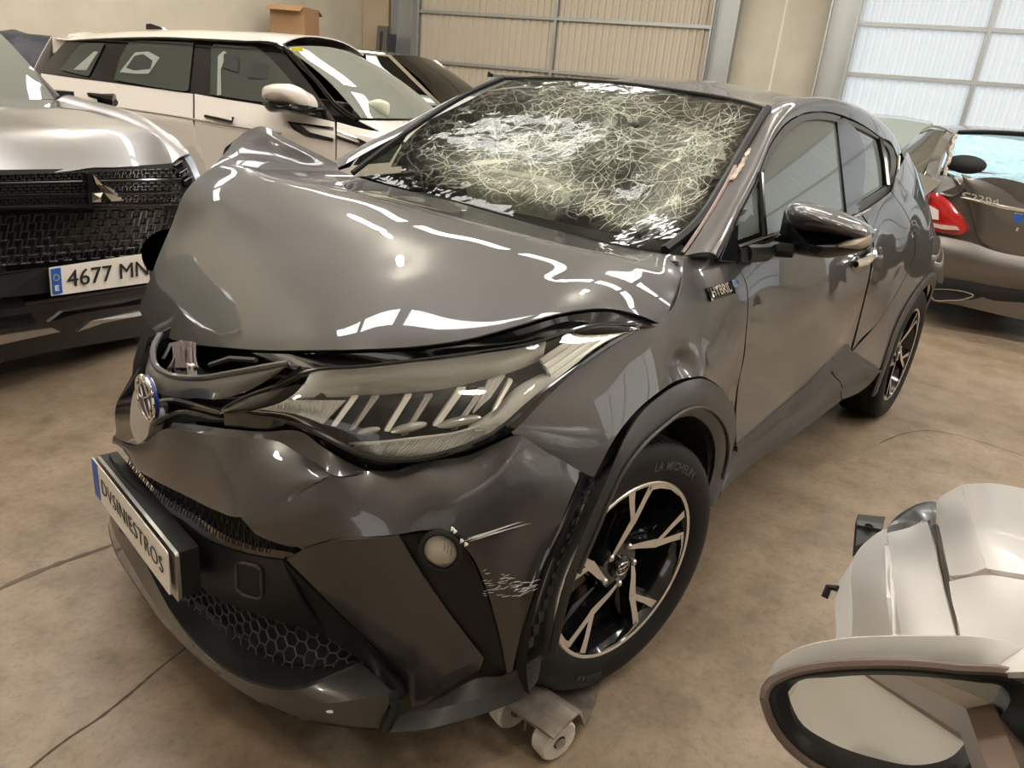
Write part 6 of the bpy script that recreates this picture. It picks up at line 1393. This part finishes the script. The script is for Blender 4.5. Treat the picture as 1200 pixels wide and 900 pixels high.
lip_ = np.array([[q+np.array([0, .012*k, -.05*k]) for q in al_[:5]] for k in (0, 1)]); loc_panel('arch_lip', rows_grid(list(lip_), 20, 4), mat('lip_shadow', (.60, .58, .55), .4), WC, .004, (-.6, -.7, .5))
drp = np.array([[q+np.array([-.03*k, -.02*k, -.42*k]) for q in al_[3:]] for k in (0, .35, 1)]); loc_panel('wing_side', rows_grid(list(drp), 20, 8), WHITE2, WC, .004, (-.6, -.7, .5))
mb = MB(); q = WZ(981, 692); mb.tube([q+np.array([0, .0, .004]), q+np.array([.01, .012, -.004]), q+np.array([0, .016, -.02])], .006, 6); mb.build('broken_tab', BLACK, WC)
wpan('bonnet', [(1109, 684), (1103, 650), (1097, 620), (1095, 604), (1096, 594), (1107, 584)], [(1151, 676), (1144, 650), (1138, 627), (1130, 600), (1127, 588), (1125, 574)], [(1109, 684), (1130, 683), (1151, 676)], [(1107, 584), (1125, 574)], WHITE2, 24, 14, .012)
wpan('bonnet', [(1152, 677), (1144, 650), (1138, 627), (1130, 600), (1125, 574)], [(1260, 690), (1258, 660), (1256, 630), (1254, 600), (1250, 588)], [(1152, 677), (1200, 685), (1260, 690)], [(1125, 574), (1160, 573), (1200, 580), (1250, 588)], WHITE2, 24, 20, .012)
gt = np.array([[WZ(u, v)+np.array([0, 0, -.014]) for u, v in r] for r in ([(1086, 616), (1091, 636), (1101, 684), (1116, 744), (1122, 800)], [(1099, 605), (1102, 622), (1108, 655), (1124, 740), (1132, 800)])]); loc_panel('bonnet_gutter', rows_grid(list(gt), 16, 4), CLAD, WC, .01, (-.6, -.7, .3))
wpan('cowl_side', [(1109, 690), (1112, 712), (1120, 744), (1126, 800)], [(1260, 697), (1260, 720), (1255, 744), (1250, 800)], [(1109, 690), (1150, 683), (1200, 690), (1260, 697)], [(1126, 800), (1170, 800), (1250, 800)], WHITE2, 20, 16, .010)
hl2 = spline([(1040, 617), (1052, 604), (1068, 594), (1085, 588), (1096, 588), (1094, 606), (1087, 611), (1062, 612), (1040, 617)], 33)[:-1]
mb = dome([FWc.top(u, v, .735+.0006*(u-1040)) for u, v in hl2], (.008, 0, .008), .10, rings=6); mb.build('headlamp', mat('dark_lamp', (.03, .032, .035), .3, 0., .2), WC)
mb = MB(); o = [FWc.top(u, v, .64) for u, v in ((1002, 614), (1034, 617), (1028, 640), (999, 652))]; mb.prism(o, np.array([0, 0, .024])); br = mb.build('bumper_bracket', BLACK, WC, False)
mb = MB(); o = [FWc.top(u, v, .662) for u, v in ((1003, 613), (1034, 618), (1031, 624), (1003, 619))]; mb.prism(o, np.array([0, 0, .008])); mb.build('bracket_edge', CLAD, br, False)
mb = MB(); mb.lathe([(.0, .0), (.008, 0), (.008, .004)], 10, FWc.top(1018, 618, .671), (0, 0, 1)); mb.build('bracket_hole', VOID, br)
# cabin side: door, window and pillar, also seen in the mirror
fy_ = -.05
def flank(x, z): return .0-.03*max(0, z-.95)*8*.5
FXL = []
yl = FWc.top(1046, 742, .90)[1]
sdG = np.array([[np.array([x, yl+(.05 if z < .8 else .0)-(.10*(z-.9) if z > .9 else 0), z]) for z in (.30, .5, .68, .80, .90, 1.0)] for x in np.linspace(-.14, -2.6, 14)])
loc_panel('front_door', sdG, WHITE2, WC, .01, (-1.5, -1.5, .6))
wdG = np.array([[np.array([x-.4*(z-1.0), yl-.02-.35*(z-1.0), z]) for z in (1.0, 1.15, 1.3, 1.42)] for x in np.linspace(-.22, -2.4, 12)]); loc_panel('door_window', wdG, TINT, WC, .006, (-1.5, -1.5, .9))
mb = MB(); mb.tube([np.array([x, yl-.005, 1.0]) for x in np.linspace(-.16, -2.6, 6)], .02, 6); mb.build('window_moulding', mat('brown_trim', (.16, .11, .08), .35, .4), WC)
mb = MB(); mb.tube([np.array([-.22, yl-.06, 1.0]), np.array([-.9, yl-.18, 1.38]), np.array([-1.6, yl-.18, 1.45]), np.array([-2.6, yl-.18, 1.45])], .035, 8); mb.build('roof_pillar', WHITE2, WC)
loc_panel('roof', np.array([[np.array([x, yl-.17-w_, 1.45+.05*math.sin(PI*w_/1.2)]) for w_ in (0, .3, .6, .9, 1.2)] for x in (-1.3, -1.9, -2.8, -3.4)]), WHITE2, WC, .02, (-2, -.8, .9))
loc_panel('windscreen', np.array([[np.array([-.30-.95*s-.05, yl-.05-.13*s-(1.42-.16*s)*w_, 1.0+.44*s]) for w_ in (0, .5, 1)] for s in (0, .5, 1)]), TINT, WC, .006, (-2, -.8, .8))
hull(WC, [(.55, .0001, .4, .5), (.40, .0001, .35, .6)], VOID, 'inner_floor') if False else None
mb = MB(); mb.box((-1.5, yl-.80, .45), (3.2, 1.4, .40)); mb.build('floor_pan', VOID, WC)
mb = MB(); mb.box((-1.9, yl-.85, 1.15), (2.0, 1.1, .46)); mb.build('cabin_dark_box', VOID, WC)  # dark box added so the side window shows a dark interior
loc_panel('far_side', np.array([[np.array([x, yl-1.66, z]) for z in (.3, .6, 1.0)] for x in (.2, -1.5, -3.5)]), WHITE2, WC, .01, (-1.5, -.8, .6))
for x, y in ((.0, yl-.10), (0, yl-1.5), (-2.6, yl-.10), (-2.6, yl-1.5)):
    plain_wheel(WC, x-.12, y, .315) if y < yl-1 else plain_wheel(WC, x-.12, y-.02, .315)
# its door mirror, close to the camera
MP = WP+ray(1040, 830, WR)*.60; aa, ab = math.radians(4.), math.radians(17.3)
MN = -FWc.d*math.cos(ab)*math.cos(aa)+FWc.l*math.cos(ab)*math.sin(aa)+np.array([0, 0, math.sin(ab)])
def mm(u, v, d=0.):
    r_ = ray(u, v, WR); t = ((MP+MN*d-WP) @ MN)/(r_ @ MN); return FWc.loc(WP+r_*t)
nl = np.array([MN @ FWc.d, MN @ FWc.l, MN[2]])
capo = [(893, 815), (896, 802), (909, 775), (933, 760), (981, 749), (1040, 745), (1093, 745), (1147, 746), (1173, 750), (1200, 757), (1230, 775), (1240, 815), (1225, 870), (1190, 915), (1130, 945), (1050, 945), (985, 922), (930, 890), (902, 850)]
outl = spline([mm(u, v, -.012) for u, v in capo+[capo[0]]], 61)[:-1]
mb = dome(outl, -nl*.085, .001, rings=10, power=2.6); mb.build('mirror_cap', WHITE2, WC)
bzo = [(895, 818), (899, 804), (921, 790), (960, 781), (1013, 777.5), (1067, 778), (1120, 783), (1200, 795), (1222, 815), (1212, 865), (1180, 905), (1126, 935), (1050, 935), (988, 914), (935, 884), (906, 850)]
gli = [(923, 812), (933, 800), (973, 794), (1024, 791), (1093, 794), (1147, 800), (1176, 805), (1183, 813), (1168, 847), (1147, 879), (1124, 905), (1080, 915), (1030, 906), (973, 885), (941, 863), (928, 837)]
O_ = spline([mm(u, v, .014) for u, v in bzo+[bzo[0]]], 61); I_ = spline([mm(u, v, .006) for u, v in gli+[gli[0]]], 61)
loc_panel('mirror_bezel', np.array([O_, O_*.5+I_*.5+nl*.004, I_, I_-nl*.018]), BLACK, WC, .004, tuple(np.mean(O_, 0)-nl*.3))
BR = mat('bezel_rim', (.16, .12, .10), .3, .3)
mb = MB(); mb.tube(O_, .004, 6, caps=False); mb.build('bezel_rim', BR, WC)
gp = [q for q in spline([mm(u, v, -.006) for u, v in gli+[gli[0]]], 61)[:-1]]; c_ = np.mean(gp, 0); mb = MB(); n_ = len(gp); mb.add(gp+[c_], [(i, (i+1) % n_, n_) for i in range(n_)]); mb.build('mirror_glass', mat('mirror_silver', (.82, .83, .82), .01, 1.), WC, False)
mb = MB(); a_ = mm(1195, 880, -.03); mb.tube([a_, np.array([a_[0]+.02, yl-.02, a_[2]-.03])], .025, 8); mb.build('mirror_arm', BLACK, WC)

# ================================================================ things along the walls
# cardboard box on a steel locker behind the white SUV
kb = PWD(346, 40, TV, -9.9); lt_ = kb @ TV; ln_ = kb @ NV
lock = thing('steel_locker', 'grey steel locker standing behind the white suv', 'locker', tuple(hall(lt_, ln_, 0)), HALL)
zt = kb[2]-.02
mb = MB(); mb.box((0, 0, zt/2), (.55, .9, zt)); mb.build('cabinet_body', GALV, lock, False)
for s in (-1, 1): mb = MB(); mb.box((.285, s*.225, zt/2), (.02, .43, zt-.1)); d_ = mb.build('locker_door', CLAD, lock, False); mb = MB(); mb.box((.30, s*.06, zt*.55), (.02, .02, .12)); mb.build('handle', STEEL, d_, False)
def hw(u, v, n): q = PWD(u, v, NV, n); return q
bx = thing('cardboard_box', 'open brown cardboard box on top of the steel locker', 'box', tuple(hall(lt_, ln_, zt)), HALL+.25)
sc = np.linalg.norm(PWD(324, 30, TV, -9.9)-PWD(367, 30, TV, -9.9)); bh = PWD(346, 9, TV, -9.9)[2]-zt
mb = MB(); w_, d_, t_ = sc*.62, sc*.62, .012
for k, (c, s) in enumerate((((0, -w_/2, bh/2), (d_, t_, bh)), ((0, w_/2, bh/2), (d_, t_, bh)), ((-d_/2, 0, bh/2), (t_, w_, bh)), ((d_/2, 0, bh/2), (t_, w_, bh)), ((0, 0, t_/2), (d_, w_, t_)))): mb.box(c, s)
mb.build('box_body', CARD, bx, False)
for s in (1, -1):
    mb = MB(); mb.prism([np.array([-d_/2, s*w_/2, bh]), np.array([d_/2, s*w_/2, bh]), np.array([d_/2, s*(w_/2+.20), bh-.10]), np.array([-d_/2, s*(w_/2+.20), bh-.10])], np.array([0, 0, t_])); mb.build('box_flap', CARD, bx, False)
# dark sheet draped over a stand at the far left
dq = PWD(20, 60, TV, -9.6); dt, dn = dq @ TV, dq @ NV
ds = thing('draped_stand', 'tall stand under a dark blue grey plastic sheet by the wall', 'stand', tuple(hall(dt, dn, 0)), HALL)
zt2 = PWD(12, 37, TV, -9.6)[2]; zs = PWD(36, 51, TV, -9.6)[2]; SHEET = mat('dark_sheet', (.045, .05, .062), .45); add_bump(SHEET, 5, .8, .05)
ring_ = lambda r, z, n=28, a=.12: [np.array([r*1.1*math.cos(t)*(1+a*math.sin(5*t)), r*math.sin(t)*(1+a*math.sin(5*t+1)), z]) for t in np.linspace(0, 2*PI, n)]
rows = [ring_(.75, .05, a=.10), ring_(.72, zs*.5), ring_(.66, zs-.05), ring_(.52, zs+.10), ring_(.22, zt2-.02), ring_(.02, zt2+.03)]
loc_panel('draped_sheet', rows_grid(rows, 56, 30), SHEET, ds, .01, (0, 0, 1.))
mb = MB(); mb.tube([(0, 0, 0), (0, 0, zt2-.05)], .04, 8); mb.build('stand_post', STEEL, ds)
# long boards leaning in the corner beside the column
for nm, lab, u0, u1, v0, M in (('metal_board', 'grey ribbed metal board leaning in the corner beside the column', 437, 451, 29, mat('panel_grey', (.16, .15, .145), .4, .3)), ('leaning_rail', 'dark steel rail leaning between the grey board and the column', 451, 460, 39, mat('rail_dark', (.035, .04, .055), .5))):
    a = PWD(u0, v0, NV, NB+.35); b = PWD(u1, v0, NV, NB+.35); w_ = abs((b-a) @ TV)
    T = thing(nm, lab, 'board' if 'board' in nm else 'rail', tuple(hall((a+b) @ TV/2, NB+.45, 0)), HALL-PI/2+PI/2)
    R_ = Matrix.Rotation(0, 3, 'Y'); mb = MB(); h_ = a[2]
    mb.prism([np.array([-w_/2, -.0, 0]), np.array([w_/2, 0, 0]), np.array([w_/2*.9, .25, h_]), np.array([-w_/2*.8, .25, h_])], np.array([0, .05, 0])); mb.build('board', M, T, False)
    mb = MB(); mb.prism([np.array([-w_*.1, -.02, .1]), np.array([w_*.1, -.02, .1]), np.array([w_*.1, .22, h_*.95]), np.array([-w_*.1, .22, h_*.95])], np.array([0, .03, 0])); mb.build('rib', CLAD, T, False)
